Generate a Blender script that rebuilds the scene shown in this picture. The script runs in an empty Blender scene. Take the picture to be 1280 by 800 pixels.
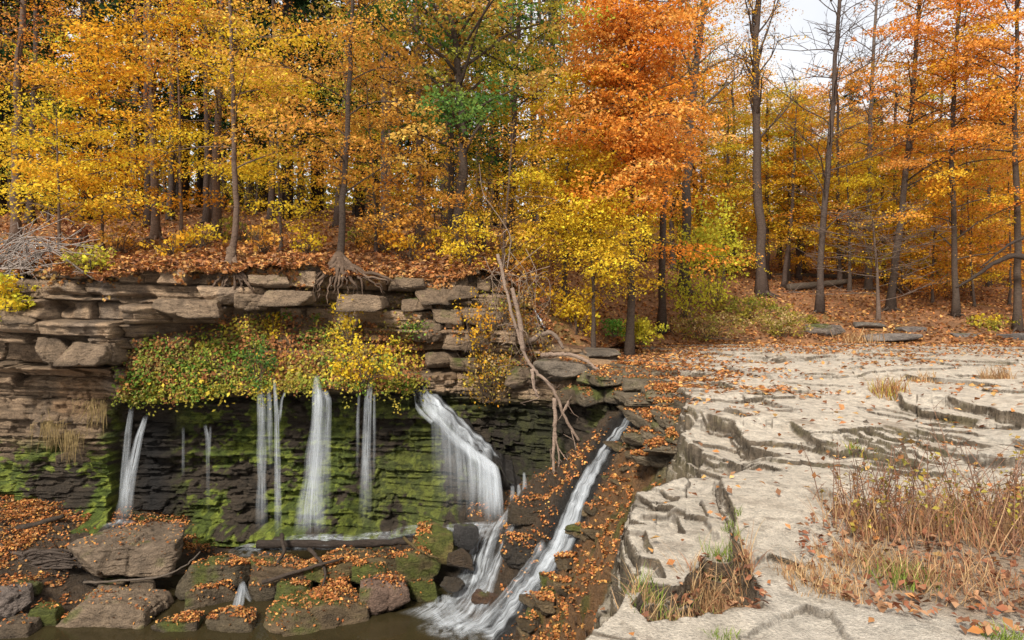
import bpy, math, random
import numpy as np
from mathutils import Vector
from mathutils.bvhtree import BVHTree

rng = np.random.default_rng(11)
random.seed(11)
SC = bpy.context.scene
COL = SC.collection
EYE, F, HV = 1.6, 850.0, 365.0          # eye height (m), focal length in photo pixels, horizon row


def P(u, v, D):
    """photo pixel at a forward distance D (m) -> world point"""
    return np.array([(u - 640) / F * D, D, EYE - (v - HV) / F * D])


def XY(u, D):
    return np.array([(u - 640) / F * D, D])


# ------------------------------------------------------------------ noise
def _h(ix, iy, iz, s):
    with np.errstate(over='ignore'):
        n = (ix.astype(np.uint32) * np.uint32(374761393) + iy.astype(np.uint32) * np.uint32(668265263)
             + iz.astype(np.uint32) * np.uint32(2147483647) + np.uint32(s * 974711 + 12345))
        n = (n ^ (n >> np.uint32(13))) * np.uint32(1274126177)
        n = (n ^ (n >> np.uint32(16))) * np.uint32(2246822519)
        n = n ^ (n >> np.uint32(15))
    return n.astype(np.float64) / 4294967295.0


def hsh(i, j=0, s=0):
    i = np.asarray(np.floor(i), np.int64)
    j = np.asarray(np.floor(j), np.int64) + np.zeros_like(i)
    return _h(i, j, np.zeros_like(i), s)


def vn(x, y, z=0.0, s=0):
    x = np.asarray(x, float); y = np.asarray(y, float) + 0 * x; z = np.asarray(z, float) + 0 * x
    ix, iy, iz = np.floor(x), np.floor(y), np.floor(z)
    fx, fy, fz = x - ix, y - iy, z - iz
    fx, fy, fz = [f * f * (3 - 2 * f) for f in (fx, fy, fz)]
    ix, iy, iz = [i.astype(np.int64) for i in (ix, iy, iz)]
    r = 0
    for a in (0, 1):
        for b in (0, 1):
            for c in (0, 1):
                w = (fx if a else 1 - fx) * (fy if b else 1 - fy) * (fz if c else 1 - fz)
                r = r + w * _h(ix + a, iy + b, iz + c, s)
    return r * 2 - 1


def fbm(x, y, z=0.0, s=0, o=4, g=.5):
    r, a, t = 0, 1., 0
    for k in range(o):
        r = r + a * vn(np.asarray(x) * 2 ** k, np.asarray(y) * 2 ** k, np.asarray(z) * 2 ** k, s + k * 7)
        t += a; a *= g
    return r / t


def sstep(a, b, x):
    t = np.clip((x - a) / (b - a), 0, 1)
    return t * t * (3 - 2 * t)


# ------------------------------------------------------------------ mesh helpers
def mesh_np(name, verts, faces, mat, col=None, uv=None, fade=None, smooth=False):
    verts = np.asarray(verts, np.float32); faces = np.asarray(faces, np.int32)
    me = bpy.data.meshes.new(name)
    n, k = faces.shape
    me.vertices.add(len(verts)); me.vertices.foreach_set('co', verts.ravel())
    me.loops.add(n * k); me.loops.foreach_set('vertex_index', faces.ravel())
    me.polygons.add(n)
    me.polygons.foreach_set('loop_start', np.arange(0, n * k, k, dtype=np.int32))
    me.polygons.foreach_set('loop_total', np.full(n, k, np.int32))
    if smooth:
        me.polygons.foreach_set('use_smooth', np.ones(n, bool))
    if col is not None:
        a = me.attributes.new('Col', 'FLOAT_COLOR', 'POINT')
        c = np.ones((len(verts), 4), np.float32); c[:, :3] = col
        a.data.foreach_set('color', c.ravel())
    if fade is not None:
        a = me.attributes.new('fade', 'FLOAT', 'POINT')
        a.data.foreach_set('value', np.asarray(fade, np.float32))
    if uv is not None:
        a = me.attributes.new('flow', 'FLOAT_VECTOR', 'POINT')
        w = np.zeros((len(verts), 3), np.float32); w[:, :2] = uv
        a.data.foreach_set('vector', w.ravel())
    me.update(calc_edges=True)
    me.materials.append(mat)
    return me


def link(name, me, parent=None):
    o = bpy.data.objects.new(name, me); COL.objects.link(o)
    if parent is not None:
        o.parent = parent
    return o


def tag(o, label=None, cat=None, group=None, kind=None):
    if label: o['label'] = label
    if cat: o['category'] = cat
    if group: o['group'] = group
    if kind: o['kind'] = kind
    return o


def empty(name, loc, label=None, cat=None, group=None):
    o = bpy.data.objects.new(name, None); COL.objects.link(o)
    o.location = [float(c) for c in loc]; o.empty_display_size = .2
    return tag(o, label, cat, group)


def grid_faces(r, c, mask=None):
    i = np.arange(r * c).reshape(r, c)
    f = np.stack([i[:-1, :-1], i[:-1, 1:], i[1:, 1:], i[1:, :-1]], -1)
    if mask is not None:
        f = f[mask]
    return f.reshape(-1, 4)


class Tubes:
    """collects tapered tubes into one mesh"""
    def __init__(self): self.v, self.f, self.c, self.n = [], [], [], 0

    def add(self, pts, rad, sides=6, col=(.1, .07, .05), rough=0.):
        pts = np.asarray(pts, float); n = len(pts)
        rad = np.broadcast_to(np.asarray(rad, float), (n,)) if np.ndim(rad) else np.full(n, rad)
        if rad.max() > .03:                     # close the ends
            pts = np.concatenate([[pts[0] - (pts[1] - pts[0]) * .002], pts, [pts[-1] + (pts[-1] - pts[-2]) * .002]])
            rad = np.concatenate([[.001], rad, [.001]]); n += 2
        t = np.gradient(pts, axis=0)
        if rad.max() > .03: t[0] = t[1] = pts[2] - pts[1]; t[-1] = t[-2] = pts[-2] - pts[-3]
        t /= np.linalg.norm(t, axis=1)[:, None] + 1e-9
        ref = np.array([0, 0, 1.]) if abs(t[:, 2]).mean() < .8 else np.array([1., 0, 0])
        a = np.cross(t, ref); a /= np.linalg.norm(a, axis=1)[:, None] + 1e-9
        b = np.cross(t, a)
        th = np.arange(sides) / sides * 2 * np.pi
        rr = rad[:, None] * (1 + (rough * (rng.random((n, sides)) - .5) if rough else 0))
        V = pts[:, None] + rr[..., None] * (np.cos(th)[None, :, None] * a[:, None] + np.sin(th)[None, :, None] * b[:, None])
        V = V.reshape(-1, 3)
        i = np.arange(n * sides).reshape(n, sides)
        j = np.roll(i, -1, 1)
        f = np.stack([i[:-1], j[:-1], j[1:], i[1:]], -1).reshape(-1, 4) + self.n
        self.v.append(V); self.f.append(f); self.c.append(np.broadcast_to(np.asarray(col, float), V.shape))
        self.n += len(V)

    def mesh(self, name, mat, origin=(0, 0, 0)):
        return mesh_np(name, np.concatenate(self.v) - np.asarray(origin), np.concatenate(self.f), mat,
                       np.concatenate(self.c), smooth=True)


def leaf_quads(cen, nrm, size, ax=None, aspect=.75):
    """diamond leaves folded along the midrib: (n,3) centres, normals, sizes -> verts, quads"""
    n = len(cen)
    nrm = nrm / (np.linalg.norm(nrm, axis=1)[:, None] + 1e-9)
    if ax is None:
        ax = rng.normal(size=(n, 3))
    ax = ax - (ax * nrm).sum(1)[:, None] * nrm
    ax /= np.linalg.norm(ax, axis=1)[:, None] + 1e-9
    sd = np.cross(nrm, ax)
    s = size[:, None]
    lift = nrm * s * .16
    V = np.stack([cen - ax * s * .55, cen + sd * s * .5 * aspect + lift + ax * s * .06, cen + ax * s * .6,
                  cen - sd * s * .5 * aspect + lift + ax * s * .06], 1).reshape(-1, 3)
    Fq = np.arange(4 * n).reshape(n, 4)
    return V, Fq


# ------------------------------------------------------------------ materials
def new_mat(name):
    m = bpy.data.materials.new(name); m.use_nodes = True
    nt = m.node_tree; nt.nodes.clear()
    return m, nt, nt.nodes.new('ShaderNodeOutputMaterial')


def N(nt, t, **kw):
    n = nt.nodes.new(t)
    for k, v in kw.items():
        if k in n.inputs: n.inputs[k].default_value = v
        else: setattr(n, k, v)
    return n


def mat_attr_rock(name, rough=.85, bump=.6, fine=60., mid=7., contrast=.45, spec=.25, dist=.02):
    m, nt, out = new_mat(name); L = nt.links
    at = N(nt, 'ShaderNodeAttribute', attribute_name='Col')
    geo = N(nt, 'ShaderNodeNewGeometry')
    n1 = N(nt, 'ShaderNodeTexNoise', Scale=mid, Detail=8., Roughness=.65)
    n2 = N(nt, 'ShaderNodeTexNoise', Scale=fine, Detail=4., Roughness=.7)
    mp = N(nt, 'ShaderNodeMapping'); mp.inputs['Scale'].default_value = (1, 1, 3.0)
    L.new(geo.outputs['Position'], mp.inputs['Vector'])
    L.new(mp.outputs[0], n1.inputs['Vector']); L.new(geo.outputs['Position'], n2.inputs['Vector'])
    ad = N(nt, 'ShaderNodeMath', operation='ADD'); L.new(n1.outputs['Fac'], ad.inputs[0]); L.new(n2.outputs['Fac'], ad.inputs[1])
    mr = N(nt, 'ShaderNodeMapRange'); L.new(ad.outputs[0], mr.inputs['Value'])
    mr.inputs['From Min'].default_value = .6; mr.inputs['From Max'].default_value = 1.4
    mr.inputs['To Min'].default_value = 1 - contrast; mr.inputs['To Max'].default_value = 1 + contrast
    mul = N(nt, 'ShaderNodeVectorMath', operation='SCALE'); L.new(at.outputs['Color'], mul.inputs[0]); L.new(mr.outputs[0], mul.inputs['Scale'])
    bs = N(nt, 'ShaderNodeBsdfPrincipled'); bs.inputs['Roughness'].default_value = rough
    bs.inputs['Specular IOR Level'].default_value = spec
    L.new(mul.outputs[0], bs.inputs['Base Color'])
    bp = N(nt, 'ShaderNodeBump', Strength=bump, Distance=dist); L.new(ad.outputs[0], bp.inputs['Height'])
    L.new(bp.outputs[0], bs.inputs['Normal']); L.new(bs.outputs[0], out.inputs[0])
    return m


def mat_leaf(name, trans=.4):
    m, nt, out = new_mat(name); L = nt.links
    at = N(nt, 'ShaderNodeAttribute', attribute_name='Col')
    geo = N(nt, 'ShaderNodeNewGeometry')
    n1 = N(nt, 'ShaderNodeTexNoise', Scale=14., Detail=2.); L.new(geo.outputs['Position'], n1.inputs['Vector'])
    mr = N(nt, 'ShaderNodeMapRange'); L.new(n1.outputs['Fac'], mr.inputs['Value'])
    mr.inputs['From Min'].default_value = .3; mr.inputs['From Max'].default_value = .7
    mr.inputs['To Min'].default_value = .8; mr.inputs['To Max'].default_value = 1.15
    mul = N(nt, 'ShaderNodeVectorMath', operation='SCALE'); L.new(at.outputs['Color'], mul.inputs[0]); L.new(mr.outputs[0], mul.inputs['Scale'])
    d = N(nt, 'ShaderNodeBsdfDiffuse'); t = N(nt, 'ShaderNodeBsdfTranslucent')
    mx = N(nt, 'ShaderNodeMixShader', Fac=trans)
    L.new(mul.outputs[0], d.inputs[0]); L.new(mul.outputs[0], t.inputs[0])
    L.new(d.outputs[0], mx.inputs[1]); L.new(t.outputs[0], mx.inputs[2]); L.new(mx.outputs[0], out.inputs[0])
    return m


def mat_fall(name, patch=.75, sx=22., sy=.8, lo=.33, hi=.84, amax=.68):
    m, nt, out = new_mat(name); L = nt.links
    at = N(nt, 'ShaderNodeAttribute', attribute_name='flow')
    fd = N(nt, 'ShaderNodeAttribute', attribute_name='fade')
    mp = N(nt, 'ShaderNodeMapping'); mp.inputs['Scale'].default_value = (sx, sy, 1); L.new(at.outputs['Vector'], mp.inputs['Vector'])
    n1 = N(nt, 'ShaderNodeTexNoise', Scale=1., Detail=5., Roughness=.62); L.new(mp.outputs[0], n1.inputs['Vector'])
    mp2 = N(nt, 'ShaderNodeMapping'); mp2.inputs['Scale'].default_value = (sx * 2.2, sy * 9, 1); L.new(at.outputs['Vector'], mp2.inputs['Vector'])
    n2 = N(nt, 'ShaderNodeTexNoise', Scale=1., Detail=3.); L.new(mp2.outputs[0], n2.inputs['Vector'])
    mxn = N(nt, 'ShaderNodeMath', operation='MULTIPLY_ADD'); L.new(n2.outputs['Fac'], mxn.inputs[0]); mxn.inputs[1].default_value = .25
    L.new(n1.outputs['Fac'], mxn.inputs[2])
    mr = N(nt, 'ShaderNodeMapRange'); L.new(mxn.outputs[0], mr.inputs['Value'])
    mr.inputs['From Min'].default_value = lo + .125; mr.inputs['From Max'].default_value = hi + .125; mr.inputs['To Max'].default_value = amax
    mp3 = N(nt, 'ShaderNodeMapping'); mp3.inputs['Scale'].default_value = (sx * .25, sy * 2.4, 1); L.new(at.outputs['Vector'], mp3.inputs['Vector'])
    n3 = N(nt, 'ShaderNodeTexNoise', Scale=1., Detail=4., Roughness=.6); L.new(mp3.outputs[0], n3.inputs['Vector'])
    pr = N(nt, 'ShaderNodeMapRange'); L.new(n3.outputs['Fac'], pr.inputs['Value'])
    pr.inputs['From Min'].default_value = .33; pr.inputs['From Max'].default_value = .56; pr.inputs['To Min'].default_value = patch
    al0 = N(nt, 'ShaderNodeMath', operation='MULTIPLY'); L.new(mr.outputs[0], al0.inputs[0]); L.new(pr.outputs[0], al0.inputs[1])
    al = N(nt, 'ShaderNodeMath', operation='MULTIPLY'); L.new(al0.outputs[0], al.inputs[0]); L.new(fd.outputs['Fac'], al.inputs[1])
    bs = N(nt, 'ShaderNodeBsdfPrincipled'); bs.inputs['Base Color'].default_value = (.78, .82, .86, 1)
    bs.inputs['Roughness'].default_value = .45
    tl = N(nt, 'ShaderNodeBsdfTranslucent'); tl.inputs[0].default_value = (.8, .83, .86, 1)
    m1 = N(nt, 'ShaderNodeMixShader', Fac=.35); L.new(bs.outputs[0], m1.inputs[1]); L.new(tl.outputs[0], m1.inputs[2])
    tr = N(nt, 'ShaderNodeBsdfTransparent')
    m2 = N(nt, 'ShaderNodeMixShader'); L.new(al.outputs[0], m2.inputs[0]); L.new(tr.outputs[0], m2.inputs[1]); L.new(m1.outputs[0], m2.inputs[2])
    L.new(m2.outputs[0], out.inputs[0])
    return m


def mat_pool():
    m, nt, out = new_mat('pool_water'); L = nt.links
    geo = N(nt, 'ShaderNodeNewGeometry')
    n1 = N(nt, 'ShaderNodeTexNoise', Scale=2.2, Detail=3.); L.new(geo.outputs['Position'], n1.inputs['Vector'])
    cr = N(nt, 'ShaderNodeMix', data_type='RGBA'); L.new(n1.outputs['Fac'], cr.inputs['Factor'])
    cr.inputs['A'].default_value = (.018, .014, .006, 1); cr.inputs['B'].default_value = (.045, .034, .015, 1)
    bs = N(nt, 'ShaderNodeBsdfPrincipled'); L.new(cr.outputs['Result'], bs.inputs['Base Color'])
    bs.inputs['Roughness'].default_value = .12; bs.inputs['IOR'].default_value = 1.33
    n2 = N(nt, 'ShaderNodeTexNoise', Scale=7., Detail=3.); L.new(geo.outputs['Position'], n2.inputs['Vector'])
    bp = N(nt, 'ShaderNodeBump', Strength=.25, Distance=.03); L.new(n2.outputs['Fac'], bp.inputs['Height'])
    L.new(bp.outputs[0], bs.inputs['Normal']); L.new(bs.outputs[0], out.inputs[0])
    return m


M_SHELF = mat_attr_rock('pale_limestone', rough=.9, bump=1., fine=60., mid=9., contrast=.55, dist=.05)
M_CLIFF = mat_attr_rock('cliff_rock', rough=.75, bump=1., fine=38., mid=6., contrast=.75, spec=.35, dist=.09)
M_WETROCK = mat_attr_rock('wet_rock', rough=.4, bump=1., fine=38., mid=8., contrast=.7, spec=.5, dist=.07)
M_SOIL = mat_attr_rock('leafy_soil', rough=.95, bump=.8, fine=38., mid=9., contrast=.7, spec=.1, dist=.05)
M_BARK = mat_attr_rock('bark', rough=.95, bump=.9, fine=50., mid=9., contrast=.6, spec=.1, dist=.03)
M_LEAF = mat_leaf('autumn_leaf', .42)
M_LITTER = mat_leaf('fallen_leaf', .15)
M_BLADE = mat_leaf('dry_blade', .3)
M_FALL = mat_fall('falling_water')
M_CHUTE = mat_fall('white_water', patch=.22, sx=13., sy=.8, lo=.33, hi=.74, amax=.9)
M_FOAM = mat_fall('foam', patch=.3, sx=7., sy=7., lo=.40, hi=.7, amax=.9)
M_POOL = mat_pool()

# ------------------------------------------------------------------ camera, light, sky
cam = bpy.data.cameras.new('camera'); co = bpy.data.objects.new('camera', cam); COL.objects.link(co)
co.location = (0, 0, EYE); co.rotation_euler = (math.radians(90), 0, 0)
cam.sensor_width = 36; cam.lens = F / 1280 * 36; cam.shift_y = (HV - 400) / 1280
cam.clip_start = .1; cam.clip_end = 2000
SC.camera = co
SUN_EL, SUN_AZ = 43, 203        # azimuth measured clockwise from +Y (forward): behind the camera, to its left
sun = bpy.data.lights.new('sun', 'SUN'); so = bpy.data.objects.new('sun', sun); COL.objects.link(so)
sun.energy = 3.1; sun.angle = math.radians(11); sun.color = (1, .95, .86)
az, el = math.radians(SUN_AZ), math.radians(SUN_EL)
dirs = Vector((math.sin(az) * math.cos(el), math.cos(az) * math.cos(el), math.sin(el)))
so.rotation_euler = dirs.to_track_quat('Z', 'Y').to_euler()
W = bpy.data.worlds.new('World'); SC.world = W; W.use_nodes = True
nt = W.node_tree; nt.nodes.clear()
wo = nt.nodes.new('ShaderNodeOutputWorld')
sky = N(nt, 'ShaderNodeTexSky', sky_type='NISHITA'); sky.sun_disc = False
sky.sun_elevation = el; sky.sun_rotation = az
tc = N(nt, 'ShaderNodeTexCoord')
cn = N(nt, 'ShaderNodeTexNoise', Scale=3.5, Detail=6., Roughness=.6); nt.links.new(tc.outputs['Generated'], cn.inputs['Vector'])
cr = N(nt, 'ShaderNodeMapRange'); nt.links.new(cn.outputs['Fac'], cr.inputs['Value'])
cr.inputs['From Min'].default_value = .3; cr.inputs['From Max'].default_value = .62
cr.inputs['To Min'].default_value = .7; cr.inputs['To Max'].default_value = .97
bg1 = N(nt, 'ShaderNodeBackground', Strength=.1); nt.links.new(sky.outputs[0], bg1.inputs[0])
bg2 = N(nt, 'ShaderNodeBackground', Strength=.72); bg2.inputs[0].default_value = (.84, .835, .84, 1)
mxw = N(nt, 'ShaderNodeMixShader'); nt.links.new(cr.outputs[0], mxw.inputs[0])
nt.links.new(bg1.outputs[0], mxw.inputs[1]); nt.links.new(bg2.outputs[0], mxw.inputs[2]); nt.links.new(mxw.outputs[0], wo.inputs[0])
SC.view_settings.view_transform = 'Standard'; SC.view_settings.look = 'None'
SC.view_settings.gamma = 1; SC.view_settings.exposure = .84
SC.cycles.use_denoising = True
SC.cycles.max_bounces = 7; SC.cycles.diffuse_bounces = 4; SC.cycles.transparent_max_bounces = 24
SC.cycles.transmission_bounces = 3; SC.cycles.glossy_bounces = 2


# ------------------------------------------------------------------ terrain functions
class RBF:
    def __init__(self, pts, smooth=.02):
        p = np.asarray(pts, float); self.p = p[:, :2]; n = len(p)
        d = np.linalg.norm(self.p[:, None] - self.p[None], axis=-1)
        A = np.zeros((n + 3, n + 3)); A[:n, :n] = -d - np.eye(n) * smooth
        A[:n, n] = 1; A[:n, n + 1:] = self.p; A[n, :n] = 1; A[n + 1:, :n] = self.p.T
        self.w = np.linalg.solve(A, np.concatenate([p[:, 2], [0, 0, 0]]))

    def __call__(self, x, y):
        x = np.asarray(x, float); sh = x.shape; x = x.ravel(); y = np.asarray(y, float).ravel()
        r = self.w[-3] + self.w[-2] * x + self.w[-1] * y
        for (a, b), w in zip(self.p, self.w):
            r = r - w * np.hypot(x - a, y - b)
        return r.reshape(sh)


RIM = [(-700, 335, 13), (0, 335, 13.0), (140, 335, 13.1), (250, 330, 13.6), (340, 328, 13.8), (460, 333, 14.2), (530, 335, 14.6),
       (610, 338, 14.8), (655, 372, 15.0), (690, 425, 15.2), (735, 436, 16.2)]
gp = [P(*r) for r in RIM] + [P(*r) for r in [
    (-400, 310, 17), (0, 308, 17), (190, 302, 18), (270, 297, 18.5), (425, 315, 17), (525, 306, 18), (570, 311, 17), (640, 330, 18),
    (700, 365, 18), (760, 388, 19), (830, 368, 23), (950, 370, 27.5), (1025, 392, 25), (1115, 388, 25), (1200, 395, 23.5),
    (1280, 400, 24), (1700, 405, 24), (0, 268, 26), (200, 266, 26), (400, 270, 26), (600, 285, 28), (800, 320, 32), (1000, 335, 38),
    (1200, 340, 38), (1600, 345, 38), (-500, 268, 26), (800, 431, 20), (900, 429, 21), (1000, 428, 21.3), (1280, 429, 21.3),
    (1800, 430, 21.3), (0, 250, 60), (640, 270, 60), (1280, 300, 60), (2000, 310, 60), (-700, 250, 60)]]
_ground = RBF(gp, .05)


def rimn(x):
    x = np.asarray(x, float)
    return .16 * vn(x * .55, 0 * x, 0, 301) + .10 * vn(x * 1.7, 0 * x, 0, 302) + .05 * vn(x * 5, 0 * x, 0, 303)


def ground(x, y):
    return _ground(x, y) + .10 * fbm(np.asarray(x) * .5, np.asarray(y) * .5, 0, 3) + .03 * fbm(np.asarray(x) * 2.5, np.asarray(y) * 2.5, 0, 9)


# ledges traced on the limestone: (pixel points, step height, side) ; lower side is towards the viewer, or to the left ('l')
LEDGES = [
    ([(981, 520), (996, 529), (1016, 539), (1043, 545), (1071, 546), (1098, 546), (1123, 548), (1150, 548), (1172, 548)], .17, 'n'),
    ([(1084, 548), (1104, 553), (1123, 560), (1145, 564), (1172, 564), (1192, 564)], .10, 'n'),
    ([(1119, 483), (1134, 493), (1150, 498), (1172, 502), (1194, 506), (1216, 507), (1230, 506)], .22, 'n'),
    ([(1183, 489), (1200, 497), (1216, 500), (1233, 502), (1249, 508), (1266, 512), (1280, 515), (1330, 525), (1400, 530)], .24, 'n'),
    ([(1130, 461), (1145, 467), (1172, 469), (1200, 471), (1227, 473), (1255, 477), (1266, 478)], .16, 'n'),
    ([(1028, 453), (1046, 456), (1060, 461), (1068, 467), (1082, 471), (1093, 471)], .14, 'n'),
    ([(1156, 537), (1172, 544), (1200, 552)], .09, 'n'),
    ([(1211, 545), (1227, 553), (1241, 559), (1263, 560), (1280, 560), (1330, 566)], .16, 'n'),
    ([(1255, 530), (1280, 537), (1330, 545)], .10, 'n'),
    ([(883, 472), (900, 473), (915, 479), (925, 483)], .15, 'n'),
    ([(885, 508), (900, 514), (915, 518), (927, 529), (942, 541), (960, 547), (987, 551)], .34, 'n'),
    ([(894, 503), (915, 506), (936, 514), (952, 517)], .12, 'n'),
    ([(882, 538), (900, 550), (915, 556), (942, 559)], .13, 'n'),
    ([(955, 490), (975, 497), (1005, 503)], .14, 'n'),
    ([(780, 452), (804, 454), (834, 457), (858, 460), (903, 461)], .24, 'n'),
    ([(780, 461), (802, 464), (825, 470), (855, 477)], .24, 'n'),
    ([(909, 457), (936, 464), (969, 469)], .15, 'n'),
    ([(900, 443), (960, 446), (1010, 445), (1060, 442)], .12, 'n'),
    ([(1060, 434), (1120, 437), (1190, 436)], .12, 'n'),
    ([(1150, 447), (1215, 449), (1280, 453)], .10, 'n'),
    ([(1040, 455), (1075, 452), (1090, 455)], .08, 'n'),
    ([(930, 487), (950, 486), (970, 489)], .08, 'n'),
    ([(901, 570), (903, 584), (905, 598), (910, 614), (917, 629), (922, 645), (918, 670), (931, 701), (947, 723), (957, 742), (961, 757)], .17, 'l'),
    ([(795, 594), (810, 599), (829, 606), (846, 609)], .08, 'n'),
    ([(824, 584), (835, 594), (848, 597)], .05, 'n'),
    ([(846, 612), (851, 629), (859, 643)], .08, 'l'),
    ([(854, 610), (865, 620), (890, 621)], .07, 'n'),
    ([(783, 616), (797, 619), (809, 623)], .06, 'n'),
    ([(804, 640), (808, 655), (815, 673)], .07, 'l'),
    ([(819, 678), (824, 688), (831, 702)], .08, 'l'),
    ([(831, 708), (842, 722), (850, 745)], .14, 'l'),
    ([(880, 596), (887, 608), (893, 622)], .05, 'l'),
    ([(1000, 596), (1012, 606), (1030, 622), (1040, 640)], .12, 'n'),
    ([(960, 690), (985, 697), (1003, 703)], .05, 'n'),
    ([(1005, 752), (1030, 762), (1050, 764)], .05, 'n'),
]

_lr = np.random.default_rng(77)
for _k in range(30):                        # short thin bedding breaks
    _v = 436 + 125 * _lr.random() ** 1.3; _u = _lr.uniform(880, 1290); _w = _lr.uniform(14, 60) * (.5 + (_v - 430) / 120); _s = _lr.uniform(-.02, .3)
    LEDGES.append(([(_u + _w * q, _v + _s * _w * q + _lr.normal() * 1.2) for q in (-1, -.5, 0, .5, 1)], float(_lr.uniform(.05, .12)), 'n'))


def flat(u, v, z=0.):
    D = (EYE - z) * F / (v - HV)
    return XY(u, D)


EDGE = np.array([(-4, 17.6), (-1.2, 17.0), (.0, 16.5), (1.04, 15.9), (1.8, 15.1), (2.4, 14.2), (2.8, 13.3), (2.75, 12.6), (3.1, 12.0), (2.75, 11.3), (2.9, 10.7), (2.5, 10.0), (2.6, 9.4), (2.15, 8.7), (2.3, 8.0), (2.02, 7.3),
                 (2.02, 6.78), (1.46, 6.38), (1.13, 6.0), (.90, 5.3), (.85, 4.86), (.84, 4.46), (.79, 4.2), (.68, 3.85), (.57, 3.45),
                 (.35, 3.12), (.1, 2.6), (-.6, 2.2), (-2, 1.8), (-14, 1.2)])


def polydist(x, y, pl):
    """distance, signed side (+ = left of direction) and parameter for a polyline"""
    best = np.full(x.shape, 1e9); side = np.zeros(x.shape); par = np.zeros(x.shape)
    seg = np.linalg.norm(np.diff(pl, axis=0), axis=1); tot = seg.sum(); acc = 0
    for i in range(len(pl) - 1):
        a, d = pl[i], pl[i + 1] - pl[i]; L2 = d @ d
        t = ((x - a[0]) * d[0] + (y - a[1]) * d[1]) / L2
        tc_ = np.clip(t, 0, 1)
        dx, dy = x - a[0] - tc_ * d[0], y - a[1] - tc_ * d[1]
        q = np.hypot(dx, dy); perp = (d[0] * (y - a[1]) - d[1] * (x - a[0])) / seg[i]
        m = (q < best - 1e-9) | ((np.abs(q - best) <= 1e-9) & (np.abs(perp) > np.abs(side)))
        best[m] = q[m]; side[m] = perp[m]; par[m] = ((acc + tc_ * seg[i]) / tot)[m]
        acc += seg[i]
    return best, side, par


PIT = np.array([flat(795, 752), flat(840, 715), flat(862, 700), flat(880, 668), flat(925, 676), flat(935, 705), flat(958, 740), flat(962, 760), flat(900, 764), flat(850, 767), flat(810, 775)])
BED = np.array([flat(1010, 740), flat(985, 715), flat(1000, 660), flat(1030, 625), flat(1100, 600), flat(1300, 590), flat(1500, 620), flat(1500, 790), flat(1240, 800), flat(1180, 780), flat(1090, 762)])


def inpoly(x, y, pl):
    r = np.zeros(x.shape, bool); j = len(pl) - 1
    for i in range(len(pl)):
        a, b = pl[i], pl[j]
        r ^= ((a[1] > y) != (b[1] > y)) & (x < (b[0] - a[0]) * (y - a[1]) / (b[1] - a[1] + 1e-12) + a[0]); j = i
    return r


def polyin(x, y, pl):
    d, _, _ = polydist(x, y, np.vstack([pl, pl[:1]]))
    return np.where(inpoly(x, y, pl), d, -d)


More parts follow.
